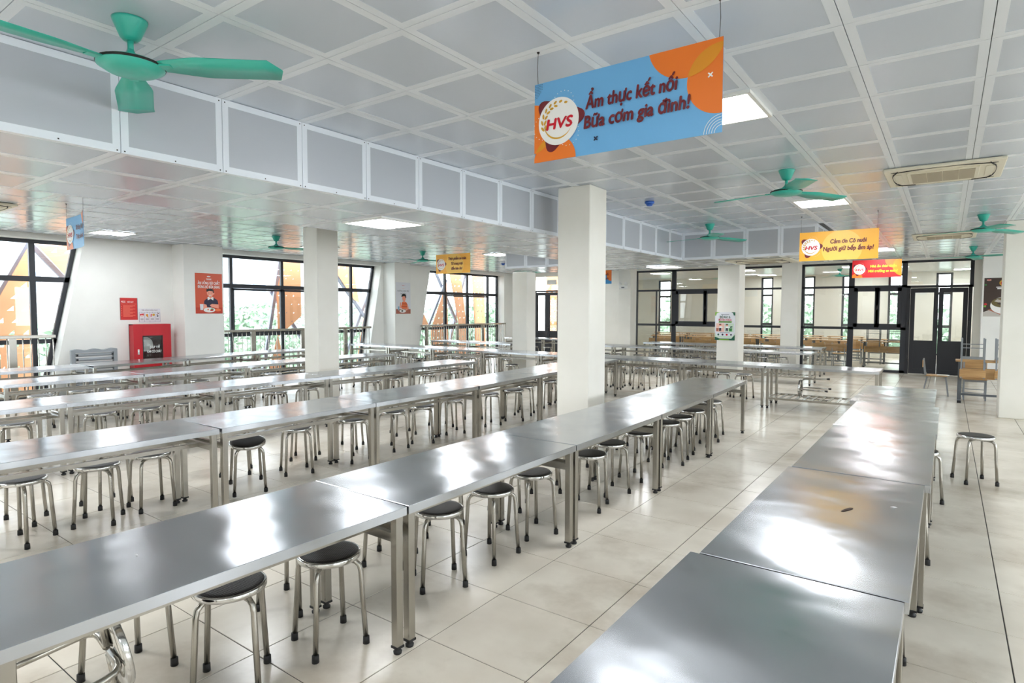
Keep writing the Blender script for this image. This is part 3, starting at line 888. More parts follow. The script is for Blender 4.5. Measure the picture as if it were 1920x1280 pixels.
def logo(cx, cz, s, L0):
    """round white badge on three dark lobes: wheat ears, crescent, letters"""
    it = []
    for a in (4, 138, 250):
        a = math.radians(a)
        p = []
        for k in range(24):
            t_ = 2 * PI * k / 24; r = .62 * s * (1 + .12 * math.cos(3 * t_))
            p.append((cx + .80 * s * math.cos(a) + r * .70 * math.cos(t_ + a), cz + .84 * s * math.sin(a) + r * .70 * math.sin(t_ + a)))
        it.append(flat(p, -L0, 'ink_maroon'))
    badge = [flat(circ(cx, cz, s), -L0 - .001, 'ink_white')]
    ear = []
    for k in range(8):                                     # grains leaning off a curved stalk
        a = math.radians(196 - k * 19)
        for side in (-1, 1):
            r = (.74 + .075 * side) * s; l, w = (.25 - .012 * k) * s, .052 * s
            if k > 5 and side < 0: continue
            c0 = (cx + r * math.cos(a), cz + r * math.sin(a)); d = a - PI / 2 + side * .42
            ear.append(flat([(c0[0] + l * .5 * math.cos(u) * math.cos(d) - w * math.sin(u) * math.sin(d), c0[1] + l * .5 * math.cos(u) * math.sin(d) + w * math.sin(u) * math.cos(d)) for u in [2 * PI * q / 10 for q in range(10)]], -L0 - .002, 'ink_gold'))
    vs, fs = [], []
    for k in range(17):
        a = math.radians(185 + k * 9); th = .07 * s * math.sin(PI * k / 16) + .004 * s
        for r in (.72 * s - th / 2, .72 * s + th / 2): vs.append((cx + r * math.cos(a), -L0 - .002, cz + r * math.sin(a)))
    for k in range(16): fs.append((2 * k, 2 * k + 1, 2 * k + 3, 2 * k + 2))
    ear.append((vs, fs, 'ink_gold'))
    tx = [text_mb('HVS', .62 * s, 'ink_logo_red', cx + .02 * s, cz - .30 * s, -L0 - .003, heavy=.04, shear=.15, width=1.3 * s)]
    ring = []
    for a0 in (72, 192, 310):
        for k in range(12):
            a = math.radians(a0 - 44 + k * 8); bx, bz = cx + .75 * s * math.cos(math.radians(a0)), cz + .75 * s * math.sin(math.radians(a0))
            u = math.radians(a0 - 110 + k * 20); c0 = (bx + .52 * s * math.cos(u), bz + .52 * s * math.sin(u))
            ring.append(flat(circ(c0[0], c0[1], .022 * s, 6), -L0 - .0005, 'ink_white'))
    return it, ring, badge, ear, tx


def banner(label, loc, rz, w, h, base, lines, ink, blobs=(), bend=None, cords=True, logo_s=.125, lz=-.01):
    t = thing('hanging_banner', label, 'banner', loc, rz, 'hanging slogan banners')
    B = bend
    W, Hh = w / 2, h / 2
    n = 16
    vs, fs = [], []
    for i in range(n + 1):
        for z in (-Hh, Hh):
            for y in (0, .004): vs.append((-W + w * i / n, y, z))
    for i in range(n):
        a, b = 4 * i, 4 * (i + 1)
        fs += [(a, b, b + 2, a + 2), (a + 1, a + 3, b + 3, b + 1), (a, a + 1, b + 1, b), (a + 2, b + 2, b + 3, a + 3)]
    fs += [(0, 2, 3, 1), (4 * n, 4 * n + 1, 4 * n + 3, 4 * n + 2)]
    put(t, 'board', [(vs, fs, base)], B)
    bl = []
    for k, (cx_, cz_, r_, mt) in enumerate(blobs):
        p = clip(circ(cx_ * w / 2, cz_ * h / 2, r_ * h, 64), -W, -Hh, W, Hh)
        if p: bl.append(flat(p, -.001 - .0004 * k, mt))
    for q in bl: put(t, 'printed_shape', [q], B)
    lo, ring, badge, ear, tx = logo(-W + .155, lz, logo_s, .004)
    put(t, 'logo_lobes', lo + ring, B); put(t, 'logo_badge', badge, B); put(t, 'logo_wheat', ear, B); put(t, 'logo_letters', tx, B)
    for k, (s_, sz, x, z, wd) in enumerate(lines):
        put(t, 'lettering', [text_mb(s_, sz, ink, x, z, -.007, bold=.004, shear=.12, width=wd, heavy=.028)], B)
    if cords:
        for s_ in (-1, 1):
            p = (s_ * (W - .02), .002, Hh); p = B(p) if B else p
            top = CEIL - loc[2]
            obj('cord', MB().tube([(p[0], p[1], p[2]), (p[0] + s_ * .004, p[1], (p[2] + top) / 2), (p[0], p[1], top)], .0016, 'cord', 5), t)
            obj('ceiling_hook', MB().lathe([(0, 0), (.008, 0), (.006, -.008), (0, -.01)], 'slot_dark', 8), t, (p[0], p[1], top))
    return t


BLUE = [(.667, 1.203, .448, 'ink_orange'), (.986, .156, .373, 'ink_orange'), (-1.02, -.14, .31, 'ink_orange'), (-.745, -1.0, .31, 'ink_orange')]
bt = banner('large blue and orange hanging banner with a round badge, nearest the camera', (-1.365, 2.8, 2.703), 0, 1.02, .424, 'ink_blue_light', [('Ẩm thực kết nối', .09, .055, .02, .49), ('Bữa cơm gia đình!', .09, .08, -.078, .56)], 'ink_maroon', BLUE)


def lens(cx0, cz0, r0, cx1, cz1, r1):
    p = circ(cx0, cz0, r0, 90)
    q = [a for a in p if (a[0] - cx1) ** 2 + (a[1] - cz1) ** 2 <= r1 * r1]
    p2 = [a for a in circ(cx1, cz1, r1, 90) if (a[0] - cx0) ** 2 + (a[1] - cz0) ** 2 <= r0 * r0]
    a = q + p2
    if not a: return []
    mx_, mz_ = sum(k[0] for k in a) / len(a), sum(k[1] for k in a) / len(a)
    return clip(sorted(a, key=lambda k: math.atan2(k[1] - mz_, k[0] - mx_)), -.51, -.212, .51, .212)


for q_ in [flat(lens(.34, .255, .19, .503, .033, .158), -.0032, 'ink_amber'), flat(lens(-.52, -.03, .131, -.38, -.212, .131), -.0032, 'ink_amber')]: put(bt, 'printed_overlap', [q_])
arcs = []
for k in range(5):
    r = .032 + k * .012; vs, fs = [], []
    for i in range(13):
        a = math.radians(92 + i * 7.3)
        for rr in (r, r + .0028): vs.append((.51 + rr * math.cos(a), -.0035, -.212 + rr * math.sin(a)))
    fs = [(2 * i, 2 * i + 1, 2 * i + 3, 2 * i + 2) for i in range(12)]
    arcs.append((vs, fs, 'ink_white'))
put(bt, 'printed_arcs', arcs)
dots = []
for i in range(7):
    for j in range(10):
        if math.hypot(i, j) < 9 - i * .6: dots.append(flat(circ(-.503 + i * .0085, .204 - j * .0085, .0022, 6), -.0035, 'ink_navy'))
put(bt, 'printed_dots', dots)
put(bt, 'printed_cross', [text_mb('×', .05, 'ink_white', .455, .035, -.005, bold=.02), text_mb('×', .05, 'ink_navy', -.13, -.155, -.005, bold=.02)])

banner('yellow hanging banner with red badge lobes, right of the middle', (-1.325, 9.9, 2.635), 0, 1.02, .424, 'ink_yellow', [('Cảm ơn Cô nuôi', .085, .13, .03, .46), ('Người giữ bếp ấm áp!', .085, .13, -.075, .64)], 'ink_maroon',
       [(.1, -.2, .62, 'ink_yellow_light')])
banner('red hanging banner with yellow lettering, before the glass partition', (-1.42, 16.9, 2.70), 0, 1.02, .424, 'ink_red', [('Nhà ăn thân thiện', .085, .14, .03, .54), ('Môi trường an toàn!', .085, .13, -.085, .60)], 'ink_lime',
       [(.75, 1.0, .5, 'ink_orange'), (1.1, .2, .55, 'ink_amber'), (-.8, -1.1, .3, 'ink_orange')])
banner('yellow hanging banner with three lines, in front of the farthest left window', (-8.98, 10.15, 2.715), 0, 1.01, .43, 'ink_yellow', [('Thực phẩm an toàn', .082, .13, .085, .52), ('Từ trang trại', .082, .12, -.025, .34), ('đến bàn ăn!', .082, .12, -.135, .32)], 'ink_maroon',
       [(.1, -.2, .62, 'ink_yellow_light')])


def curl(p):
    x, y, z = p; a = (x + .5) * .55 + .12
    return (x * .9, y - .30 * (max(0, x + .1)) ** 2, z + .02 * x)


banner('curled blue and orange hanging banner near the left picture edge', (-9.17, 3.08, 2.69), 0, .98, .42, 'ink_blue_light', [('Không lãng phí', .085, .14, .03, .5), ('Thực phẩm sạch!', .085, .13, -.09, .46)], 'ink_maroon', BLUE, curl)
banner('blue and orange hanging banner half hidden behind the middle column', (-9.0, 17.0, 2.72), 0, 1.02, .424, 'ink_blue', [('Ẩm thực kết nối', .09, .12, .05, .58), ('Bữa cơm gia đình!', .09, .1, -.075, .64)], 'ink_maroon', BLUE)


def poster(label, loc, rz, w, h, base, name='poster', cat='poster'):
    t = thing(name, label, cat, loc, rz)
    obj('sheet', MB().box(-w / 2, -.004, -h / 2, w / 2, 0, h / 2, base), t)
    return t


LW = PI / 2
# orange-red breakfast poster
t = poster('orange-red poster of a boy eating breakfast, on the first wall pillar', (-13.298, 6.895, 2.035), LW, .60, .885, 'ink_poster_red')
put(t, 'table_print', [flat([(-.3, -.4425), (.3, -.4425), (.3, -.31), (-.3, -.31)], -.005, 'ink_poster_dark')])
put(t, 'lettering', [text_mb('ĂN UỐNG ĐỦ CHẤT', .085, 'ink_white', 0, .20, -.0055, heavy=.018, width=.49), text_mb('ĐỪNG BỎ BỮA SÁNG', .085, 'ink_white', 0, .115, -.0055, heavy=.018, width=.49)])
put(t, 'heading_print', [flat(circ(0, .375, .014, 16, .042), -.0055, 'ink_white'), flat([(-.06, .315), (.06, .315), (.06, .325), (-.06, .325)], -.0055, 'ink_white'), flat([(-.05, .298), (.05, .298), (.05, .308), (-.05, .308)], -.0055, 'ink_white')])
put(t, 'boy_print', [flat([(-.12, -.27), (-.11, -.16), (-.02, -.09), (.10, -.09), (.19, -.15), (.21, -.27), (.0, -.31)], -.0055, 'ink_navy'),
                     flat([(-.12, -.23), (-.06, -.25), (-.05, -.33), (-.14, -.34)], -.006, 'ink_skin'), flat([(.21, -.24), (.21, -.33), (.05, -.30), (.01, -.26), (.06, -.23)], -.006, 'ink_skin'),
                     flat([(-.01, -.02), (.07, -.02), (.07, -.12), (-.01, -.12)], -.006, 'ink_skin'), flat([(-.04, -.09), (-.01, -.07), (.03, -.12), (-.03, -.15)], -.0065, 'ink_white'), flat([(.10, -.09), (.07, -.07), (.03, -.12), (.09, -.15)], -.0065, 'ink_white'),
                     flat(circ(.025, .015, .085, 24, .075), -.0062, 'ink_skin'), flat(circ(.10, .0, .022, 12), -.006, 'ink_skin'),
                     flat([(-.055, .04), (-.06, .09), (-.02, .105), (.06, .11), (.105, .08), (.105, .01), (.085, .01), (.08, .05), (.0, .06), (-.045, .035)], -.007, 'ink_black'),
                     flat(circ(-.005, .01, .007, 10), -.007, 'ink_black'), flat(circ(.05, .01, .007, 10), -.007, 'ink_black'), flat([(.0, -.035), (.05, -.035), (.035, -.055), (.01, -.055)], -.007, 'ink_white'),
                     flat([(.02, -.045), (.03, -.045), (.03, -.06), (.02, -.06)], -.0075, 'ink_black')])
put(t, 'meal_print', [flat(circ(0, -.365, .055, 28, .13), -.008, 'ink_white'), flat(circ(-.03, -.355, .017, 14), -.009, 'ink_coral'), flat(circ(.06, -.35, .02, 14, .035), -.0088, 'ink_green'), flat(circ(.05, -.372, .017, 14, .04), -.009, 'ink_notice'),
                      flat([(-.21, -.235), (-.13, -.235), (-.14, -.365), (-.20, -.365)], -.0078, 'ink_grey'), flat(circ(.19, -.365, .03, 18, .07), -.0078, 'ink_coral')])
# grey food-waste poster
t = poster('pale grey poster of a boy in an orange striped shirt, on the second wall pillar', (-13.298, 12.78, 2.035), LW, .60, .935, 'ink_grey')
put(t, 'lettering', [text_mb('KHÔNG LÃNG PHÍ', .07, 'ink_greytext', 0, .19, -.0055, bold=.0, width=.46), text_mb('THỨC ĂN', .07, 'ink_greytext', 0, .105, -.0055, bold=.0, width=.24)])
put(t, 'heading_print', [flat([(-.05, .37), (.05, .37), (.05, .38), (-.05, .38)], -.0055, 'ink_logo_red'), flat([(-.05, .29), (.05, .29), (.05, .298), (-.05, .298)], -.0055, 'ink_pink')])
put(t, 'boy_print', [flat([(-.09, -.27), (-.05, -.12), (.03, -.09), (.12, -.12), (.18, -.20), (.16, -.32), (-.05, -.33)], -.0055, 'ink_coral'),
                     flat([(-.05, -.165), (.15, -.165), (.16, -.185), (-.06, -.185)], -.006, 'ink_poster_dark'), flat([(-.07, -.235), (.17, -.235), (.17, -.255), (-.075, -.255)], -.006, 'ink_poster_dark'),
                     flat(circ(.03, .0, .095, 24, .075), -.0062, 'ink_skin'), flat([(.0, -.07), (.07, -.07), (.07, -.12), (.0, -.12)], -.0061, 'ink_skin'),
                     flat([(-.08, .05), (-.06, .11), (.03, .135), (.11, .10), (.12, .02), (.09, -.01), (.07, .06), (-.02, .055), (-.06, .03)], -.007, 'ink_black'),
                     flat([(-.15, -.30), (-.13, -.13), (-.09, -.13), (-.08, -.30)], -.0058, 'ink_skin'), flat([(.20, -.22), (.22, -.33), (.06, -.40), (.06, -.36), (.15, -.32)], -.0075, 'ink_skin')])
put(t, 'meal_print', [flat([(-.3, -.4675), (.3, -.4675), (.3, -.33), (-.3, -.33)], -.0056, 'ink_brown'), flat(circ(-.03, -.39, .05, 24, .13), -.008, 'ink_white'), flat(circ(-.05, -.385, .025, 14, .04), -.009, 'ink_cocoa'),
                      flat([(-.23, -.25), (-.16, -.25), (-.17, -.37), (-.22, -.37)], -.008, 'ink_cyan')])
# fire notices beside the hose cabinet
t = poster('red fire-rule notice with pale print, left of the white notice', (XL + .003, 5.47, 1.69), LW, .335, .455, 'ink_notice', 'notice', 'notice')
put(t, 'lettering', [text_mb('PCCC', .05, 'ink_white', -.10, .13, -.0055, bold=.02, width=.075), text_mb('NỘI QUY', .04, 'ink_white', .03, .13, -.0055, bold=.01, width=.12), text_mb('PHÒNG CHÁY VÀ CHỮA CHÁY', .03, 'ink_notice_light', 0, .09, -.0055, bold=.01, width=.29)])
put(t, 'printed_lines', [flat([(-.11, .07 - k * .022), (.12 - .05 * ((k * 7) % 3), .07 - k * .022), (.12 - .05 * ((k * 7) % 3), .058 - k * .022), (-.11, .058 - k * .022)], -.005, 'ink_notice_light') for k in range(11)] +
    [flat(circ(-.137, .05 - k * .045, .009, 10), -.005, 'ink_notice_light') for k in range(5)] + [flat(p, -.005, 'grey_dark_steel') for p in ([(-.1675, -.2275), (-.158, -.2275), (-.158, .2275), (-.1675, .2275)], [(.158, -.2275), (.1675, -.2275), (.1675, .2275), (.158, .2275)])])
t = poster('white four-step fire instruction notice above the red hose cabinet', (XL + .003, 5.87, 1.545), LW, .43, .30, 'ink_grey', 'notice', 'notice')
put(t, 'lettering', [text_mb('TIÊU LỆNH CHỮA CHÁY', .036, 'ink_maroon', 0, .105, -.0055, bold=.0, width=.32)] + [text_mb(str(k + 1), .03, 'ink_black', -.155 + k * .104, .06, -.006, bold=.01) for k in range(4)])
fr = []
for k in range(5):
    x = -.205 + k * .1025; fr.append(flat([(x - .002, -.13), (x + .002, -.13), (x + .002, .07), (x - .002, .07)], -.005, 'ink_greytext'))
fr += [flat([(-.205, z), (.205, z), (.205, z + .003), (-.205, z + .003)], -.005, 'ink_greytext') for z in (-.13, .07)]
fr += [flat([(-.185 + k * .1025, -.06 - j * .016), (-.125 + k * .1025, -.06 - j * .016), (-.125 + k * .1025, -.054 - j * .016), (-.185 + k * .1025, -.054 - j * .016)], -.005, 'ink_greytext') for k in range(4) for j in range(3)]
put(t, 'printed_frames', fr)
put(t, 'printed_pictures', [flat([(-.195, .04), (-.115, .05), (-.12, .0), (-.19, -.01)], -.0056, 'ink_logo_red'), flat(circ(-.155, .0, .02, 12, .03), -.006, 'ink_pink'), flat([(-.08, .045), (-.02, -.03), (-.04, -.035), (-.075, .0)], -.0056, 'ink_gold'), flat(circ(-.05, .015, .022, 10), -.006, 'ink_amber'),
                            flat([(.02, .04), (.04, .04), (.03, -.025), (.015, -.02)], -.0056, 'ink_logo_red'), flat(circ(.075, .02, .027, 10), -.0056, 'ink_gold'), flat(circ(.155, -.005, .02, 12), -.0056, 'ink_greytext'), flat([(.13, .03), (.18, .06), (.185, .045), (.14, .02)], -.0056, 'ink_maroon')])
# green waste-sorting poster
t = poster('white and green waste-sorting poster on a cream column', (-3.665, 12.467, 1.365), 0, .40, .57, 'ink_grey')
put(t, 'corner_print', [flat([(-.2, .285), (-.1, .285), (-.17, .26), (-.18, .215), (-.2, .215)], -.005, 'ink_leaf'), flat([(.2, .285), (.12, .285), (.16, .26), (.17, .22), (.2, .22)], -.005, 'ink_darkgreen'), flat([(-.2, -.285), (.2, -.285), (.2, -.17), (.13, -.25), (-.1, -.25), (-.2, -.22)], -.005, 'ink_darkgreen'),
                        flat([(-.13, -.285), (.1, -.285), (.08, -.262), (-.1, -.262)], -.0055, 'ink_leaf'), flat([(-.2, -.12), (-.17, -.2), (.15, -.2), (.2, -.13), (.2, -.235), (-.2, -.235)], -.0045, 'ink_mint')])
put(t, 'lettering', [text_mb('ĐỔ RÁC &', .06, 'ink_darkgreen', 0, .165, -.006, heavy=.018, width=.21), text_mb('ĐỒ ĂN THỪA', .055, 'ink_logo_red', 0, .11, -.006, heavy=.018, width=.26), text_mb('ĐÚNG NƠI QUY ĐỊNH', .03, 'ink_darkgreen', 0, .078, -.007, bold=.01, width=.22)])
put(t, 'caption_band', [flat([(-.13, .072), (.13, .072), (.14, .102), (-.12, .102)], -.0052, 'ink_leaf'), flat([(-.08, .235), (.08, .235), (.08, .243), (-.08, .243)], -.0052, 'ink_greytext'), flat([(-.1, -.137), (.1, -.137), (.1, -.128), (-.1, -.128)], -.0052, 'ink_greytext')])
pic = [flat([(-.175, -.115), (-.01, -.115), (-.01, .06), (-.175, .06)], -.0052, 'ink_pink'), flat([(.0, -.115), (.175, -.115), (.175, .06), (.0, .06)], -.0052, 'ink_mint')]
for x in (-.095, .04):
    pic += [flat(circ(x, .02, .022, 14), -.006, 'ink_skin'), flat([(x - .022, .02), (x - .02, .045), (x + .02, .045), (x + .022, .022), (x, .032)], -.0065, 'ink_black'), flat([(x - .025, -.04), (x - .018, 0), (x + .02, 0), (x + .06, -.025), (x + .02, -.04)], -.006, 'ink_white'),
            flat([(x - .022, -.1), (x - .02, -.038), (x + .02, -.038), (x + .022, -.1), (x + .004, -.1), (x, -.06), (x - .004, -.1)], -.006, 'ink_navy')]
pic += [flat([(-.175, -.10), (-.13, -.10), (-.12, -.045), (-.175, -.04)], -.0062, 'ink_brown'), flat([(.085, -.105), (.14, -.105), (.145, -.04), (.08, -.04)], -.0062, 'ink_green'), flat([(.1, -.035), (.15, -.02), (.15, .0), (.11, -.0)], -.0062, 'ink_darkgreen')]
put(t, 'picture_print', pic)
put(t, 'icon_print', [flat(circ(-.13 + k * .085, -.172, .02, 16), -.006, q) for k, q in enumerate(('ink_darkgreen', 'ink_navy', 'ink_logo_red', 'ink_greytext'))])
# noodle-soup poster
t = poster('dark brown poster with a white bowl of noodle soup, on the right wall pillar', (1.0, 18.597, 2.02), 0, .60, .93, 'ink_cocoa')
put(t, 'cloth_print', [flat([(-.3, -.465), (.3, -.465), (.3, -.1), (.1, -.16), (-.12, -.28), (-.3, -.36)], -.005, 'ink_stone'), flat([(-.22, -.30), (.1, -.46), (.14, -.43), (-.12, -.28)], -.0055, 'ink_brown')])
put(t, 'bowl_print', [flat(circ(.08, -.2, .20, 36, .25), -.006, 'ink_white'), flat(circ(.08, -.13, .12, 36, .23), -.007, 'ink_olive'), flat([(-.1, -.1), (.25, -.2), (.28, -.16), (-.04, -.05)], -.0075, 'ink_stone'), flat([(-.05, -.16), (.2, -.24), (.25, -.21), (.0, -.12)], -.0075, 'ink_cocoa'), flat(circ(.12, -.1, .04, 14, .08), -.0078, 'ink_white')])
put(t, 'garnish_print', [flat(circ(-.26, -.17, .03, 10), -.0055, 'ink_notice'), flat(circ(-.27, -.22, .025, 10), -.0055, 'ink_leaf'), flat(circ(-.27, .3, .02, 10), -.0055, 'ink_green'), flat(circ(-.21, .415, .02, 14, .045), -.0055, 'ink_pink'), flat(circ(-.21, .42, .012, 14, .03), -.006, 'ink_notice')])
put(t, 'heading_print', [flat(circ(.06, .34, .075, 24), -.0055, 'ink_gold'), flat(circ(.06, .335, .05, 24), -.006, 'ink_notice'), flat([(-.07, .23), (.18, .23), (.18, .25), (-.07, .25)], -.006, 'ink_white'), flat([(-.05, .195), (.16, .195), (.16, .215), (-.05, .215)], -.006, 'ink_white')])

# ------------------------------------------------------------------ hose cabinet and grey rack on the left wall
t = thing('fire_hose_cabinet', 'red fire hose cabinet with a small glass door on the left wall', 'hose cabinet', (XL, 5.825, .45), LW)
cb = MB()
for r_ in ((-.37, -.2, -.02, .37, 0, .92),): cb.box(-.37, -.03, 0, .37, -.003, .92, 'cabinet_inside')
for (x0, z0, x1, z1) in ((-.37, 0, -.35, .92), (.35, 0, .37, .92), (-.37, 0, .37, .02), (-.37, .90, .37, .92)): cb.box(x0, -.2, z0, x1, -.003, z1, 'red_paint')
obj('body', cb, t)
dr = MB()
for (x0, z0, x1, z1) in ((-.37, 0, -.19, .92), (.19, 0, .37, .92), (-.19, .67, .19, .92), (-.19, 0, .19, .18)): dr.box(x0, -.222, z0, x1, -.2, z1, 'red_paint', .002)
d = obj('door', dr, t)
obj('glass_pane', MB().box(-.19, -.21, .18, .19, -.206, .67, 'window_glass'), d)
gb = MB()
for (x0, z0, x1, z1) in ((-.2, .17, -.185, .68), (.185, .17, .2, .68), (-.2, .665, .2, .68), (-.2, .17, .2, .185)): gb.box(x0, -.226, z0, x1, -.221, z1, 'handle_black')
obj('pane_seal', gb, d)
obj('latch', MB().box(-.30, -.232, .29, -.265, -.222, .40, 'steel_bright', .003), d)
put(d, 'lettering', [text_mb('ĐẬP VỠ', .075, 'ink_white', .04, .41, -.2125, heavy=.018, width=.2), text_mb('KHI CÓ CHÁY', .075, 'ink_white', .03, .32, -.2125, heavy=.018, width=.28)])
hr = MB()
hr.lathe([(.03, 0), (.15, .0), (.15, .05), (.03, .05)], 'hose', 28)
h = obj('hose_reel', hr, t, (-.12, -.10, .5)); h.rotation_euler = (PI / 2, 0, 0)
t = thing('slatted_rack', 'low grey slatted metal rack against the left wall, left of the hose cabinet', 'rack', (-13.52, 4.72, 0), LW)
for s_ in (-1, 1): obj('side_post', MB().box(s_ * .36 - .035, -.04, 0, s_ * .36 + .035, .04, .90, 'grey_steel', .008), t)
tp = [(-.37 + .74 * k / 12, .9 + .015 * math.sin(k * 1.3)) for k in range(13)]
obj('top_bar', MB().prism([(a, .84) for a, _ in tp] + [(a, b) for a, b in tp[::-1]], 'grey_steel', lambda p: (p[0], -.05, p[1]), lambda p: (p[0], .05, p[1])), t)
for k in range(8):
    z_ = .765 - .085 * k
    sl = obj('slat', MB().box(-.33, -.05, z_, .33, .03, z_ + .06, 'grey_steel', .02), t)
    for s_ in (-1, 1): obj('end_cap', MB().box(s_ * .30 - .016, -.057, z_ + .012, s_ * .30 + .016, -.045, z_ + .048, 'black_rubber'), sl)
obj('foot_rail', MB().box(-.36, -.03, .05, .36, .03, .1, 'grey_steel'), t)

# ------------------------------------------------------------------ steel dining tables
def top_mesh(L, W, seed):
    mb = MB(); nx, ny = 26, 14; vs, fs = [], []
    e = .006
    for i in range(nx + 1):
        for j in range(ny + 1):
            x, y = -L / 2 + L * i / nx, -W / 2 + W * j / ny
            ed = min(1, 12 * min((L / 2 - abs(x)) / L, (W / 2 - abs(y)) / L))
            z = .0016 * ed * mnoise.noise(Vector((x * 2.2 + seed * 9.1, y * 2.6, seed * 3.7)))
            if i in (0, nx): x -= math.copysign(e * .0, x)
            vs.append((x, y, TABLE_H + z))
    for i in range(nx):
        for j in range(ny):
            a = i * (ny + 1) + j
            fs.append((a, a + ny + 1, a + ny + 2, a + 1))
    mb.add(vs, fs, 'steel_top', True)
    x, y = L / 2, W / 2; z0 = TABLE_H - .042
    r_ = [(-x, -y), (x, -y), (x, y), (-x, y)]
    q = [(a + math.copysign(.0015, a), b + math.copysign(.0015, b)) for a, b in r_]
    mb.add([p + (TABLE_H,) for p in r_] + [p + (TABLE_H - .002,) for p in q] + [p + (z0,) for p in q] + [(a * .97, b * .95, z0) for a, b in r_] + [(a * .97, b * .95, TABLE_H - .006) for a, b in r_],
           [(k * 4 + i, k * 4 + 4 + i, k * 4 + 4 + (i + 1) % 4, k * 4 + (i + 1) % 4) for k in range(4) for i in range(4)] + [(19, 18, 17, 16)], 'steel_top')
    return mb


TOPS = [top_mesh(1.0, 1.0, 0)] and {}
leg_me = MB().box(-.021, -.021, .04, .021, .021, TABLE_H - .006, 'steel_tube', .002).mesh('leg')
foot_me = MB().box(-.023, -.023, .03, .023, .023, .041, 'black_rubber').lathe([(.0, 0), (.02, 0), (.022, .012), (.014, .018), (.012, .03)], 'black_rubber', 12).mesh('levelling_foot')
_rail = {}


def rails(L, W):
    k = (round(L, 3), round(W, 3))
    if k not in _rail:
        _rail[k] = (MB().box(-.014, -W / 2 + .05, .555, .014, W / 2 - .05, .598, 'steel_tube').mesh('end_rail'),
                    MB().box(-L / 2 + .045, -.013, .562, L / 2 - .045, .013, .592, 'steel_tube').mesh('stool_rail'),
                    MB().box(-L / 2 + .045, -.012, TABLE_H - .05, L / 2 - .045, .012, TABLE_H - .008, 'steel_tube').mesh('top_stiffener'))
    return _rail[k]


_ntop = [0]
LEGS, SEATS = [], []


def table(x, y, rz, L, W, label, group, shelf=False):
    t = thing('dining_table', label, 'table', (x, y, 0), rz, group)
    _ntop[0] += 1
    key = (round(L, 3), round(W, 3), _ntop[0] % 5)
    if key not in TOPS:
        me = TOPS[key] = top_mesh(L, W, _ntop[0]).mesh('tabletop')
        uv = me.uv_layers.new(name='brush')
        for lp in me.loops:
            c = me.vertices[lp.vertex_index].co
            uv.data[lp.index].uv = (c.y + .3 * c.z, c.x + .2 * c.z)
    obj('tabletop', TOPS[key], t)
    for sx in (-1, 1):
        for sy in (-1, 1):
            l = obj('leg', leg_me, t, (sx * (L / 2 - .032), sy * (W / 2 - .034), 0)); obj('levelling_foot', foot_me, l)
            a_, b_ = sx * (L / 2 - .032), sy * (W / 2 - .034)
            LEGS.append((x + math.cos(rz) * a_ - math.sin(rz) * b_, y + math.sin(rz) * a_ + math.cos(rz) * b_))
    e, s_, st = rails(L, W)
    if not shelf:
        for sx in (-1, 1): obj('end_rail', e, t, (sx * (L / 2 - .032), 0, 0))
        for sy in (-1, 1): obj('stool_rail', s_, t, (0, sy * .11, 0))
    else:
        for sy in (-1, 1): obj('shelf_rail', MB().box(-L / 2 + .045, sy * (W / 2 - .034) - .015, .155, L / 2 - .045, sy * (W / 2 - .034) + .015, .19, 'steel_tube'), t)
        for sx in (-1, 1): obj('shelf_rail', MB().box(sx * (L / 2 - .032) - .015, -W / 2 + .05, .155, sx * (L / 2 - .032) + .015, W / 2 - .05, .19, 'steel_tube'), t)
        n = 13; sl = MB().box(-.022, -W / 2 + .04, .17, .022, W / 2 - .04, .185, 'steel_tube').mesh('shelf_slat')
        for k in range(n): obj('shelf_slat', sl, t, (-L / 2 + .1 + (L - .2) * k / (n - 1), 0, 0))
    obj('top_stiffener', st, t)
    return t


ROWN = ['first long row', 'second long row', 'third long row', 'fourth long row', 'fifth long row']


def vis_tab(x, y, rz, L, W):
    c, s_ = math.cos(rz), math.sin(rz)
    return in_view([(x + c * a * L / 2 - s_ * b * W / 2, y + s_ * a * L / 2 + c * b * W / 2, TABLE_H) for a in (-1, -.5, 0, .5, 1) for b in (-1, 0, 1)], 40)


def long_row(segs, W, name, group):
    n = 0
    for (y0, y1, xf0, xf1) in segs:
        L_ = y1 - y0 - .012; x = (xf0 + xf1) / 2 - W / 2; rz = PI / 2 - math.atan2(xf1 - xf0, y1 - y0) 
        if not vis_tab(x, (y0 + y1) / 2, rz, L_, W): continue
        table(x, (y0 + y1) / 2, rz, L_, W, 'steel dining table, %s in the %s left of the aisle' % (ORD[n] + (' the camera' if n == 0 else ' from the camera'), name), group)
        n += 1


long_row([(.47, 2.04, -2.12, -2.10), (2.04, 3.68, -2.10, -2.10), (3.68, 5.25, -2.10, -2.10), (5.25, 6.88, -2.10, -2.14), (6.88, 8.52, -2.14, -2.20)], .73, ROWN[0], 'tables of the first long row')
long_row([(-.7, .92, -4.75, -4.72), (.92, 2.50, -4.72, -4.69), (2.50, 4.14, -4.69, -4.72), (4.14, 5.83, -4.72, -4.74), (5.83, 7.45, -4.74, -4.85), (7.45, 9.08, -4.86, -5.02), (9.08, 10.7, -5.03, -5.2)], .72, ROWN[1], 'tables of the second long row')
long_row([(.65, 2.25, -7.17, -7.19), (2.25, 3.84, -7.19, -7.18), (3.84, 5.44, -7.18, -7.16), (5.44, 7.05, -7.16, -7.11), (7.05, 8.68, -7.11, -7.08)], .70, ROWN[2], 'tables of the third long row')
long_row([(2.33, 3.95, -9.54, -9.52), (3.95, 5.62, -9.55, -9.62), (5.62, 7.28, -9.62, -9.62), (7.28, 9.0, -9.62, -9.60)], .70, ROWN[3], 'tables of the fourth long row')
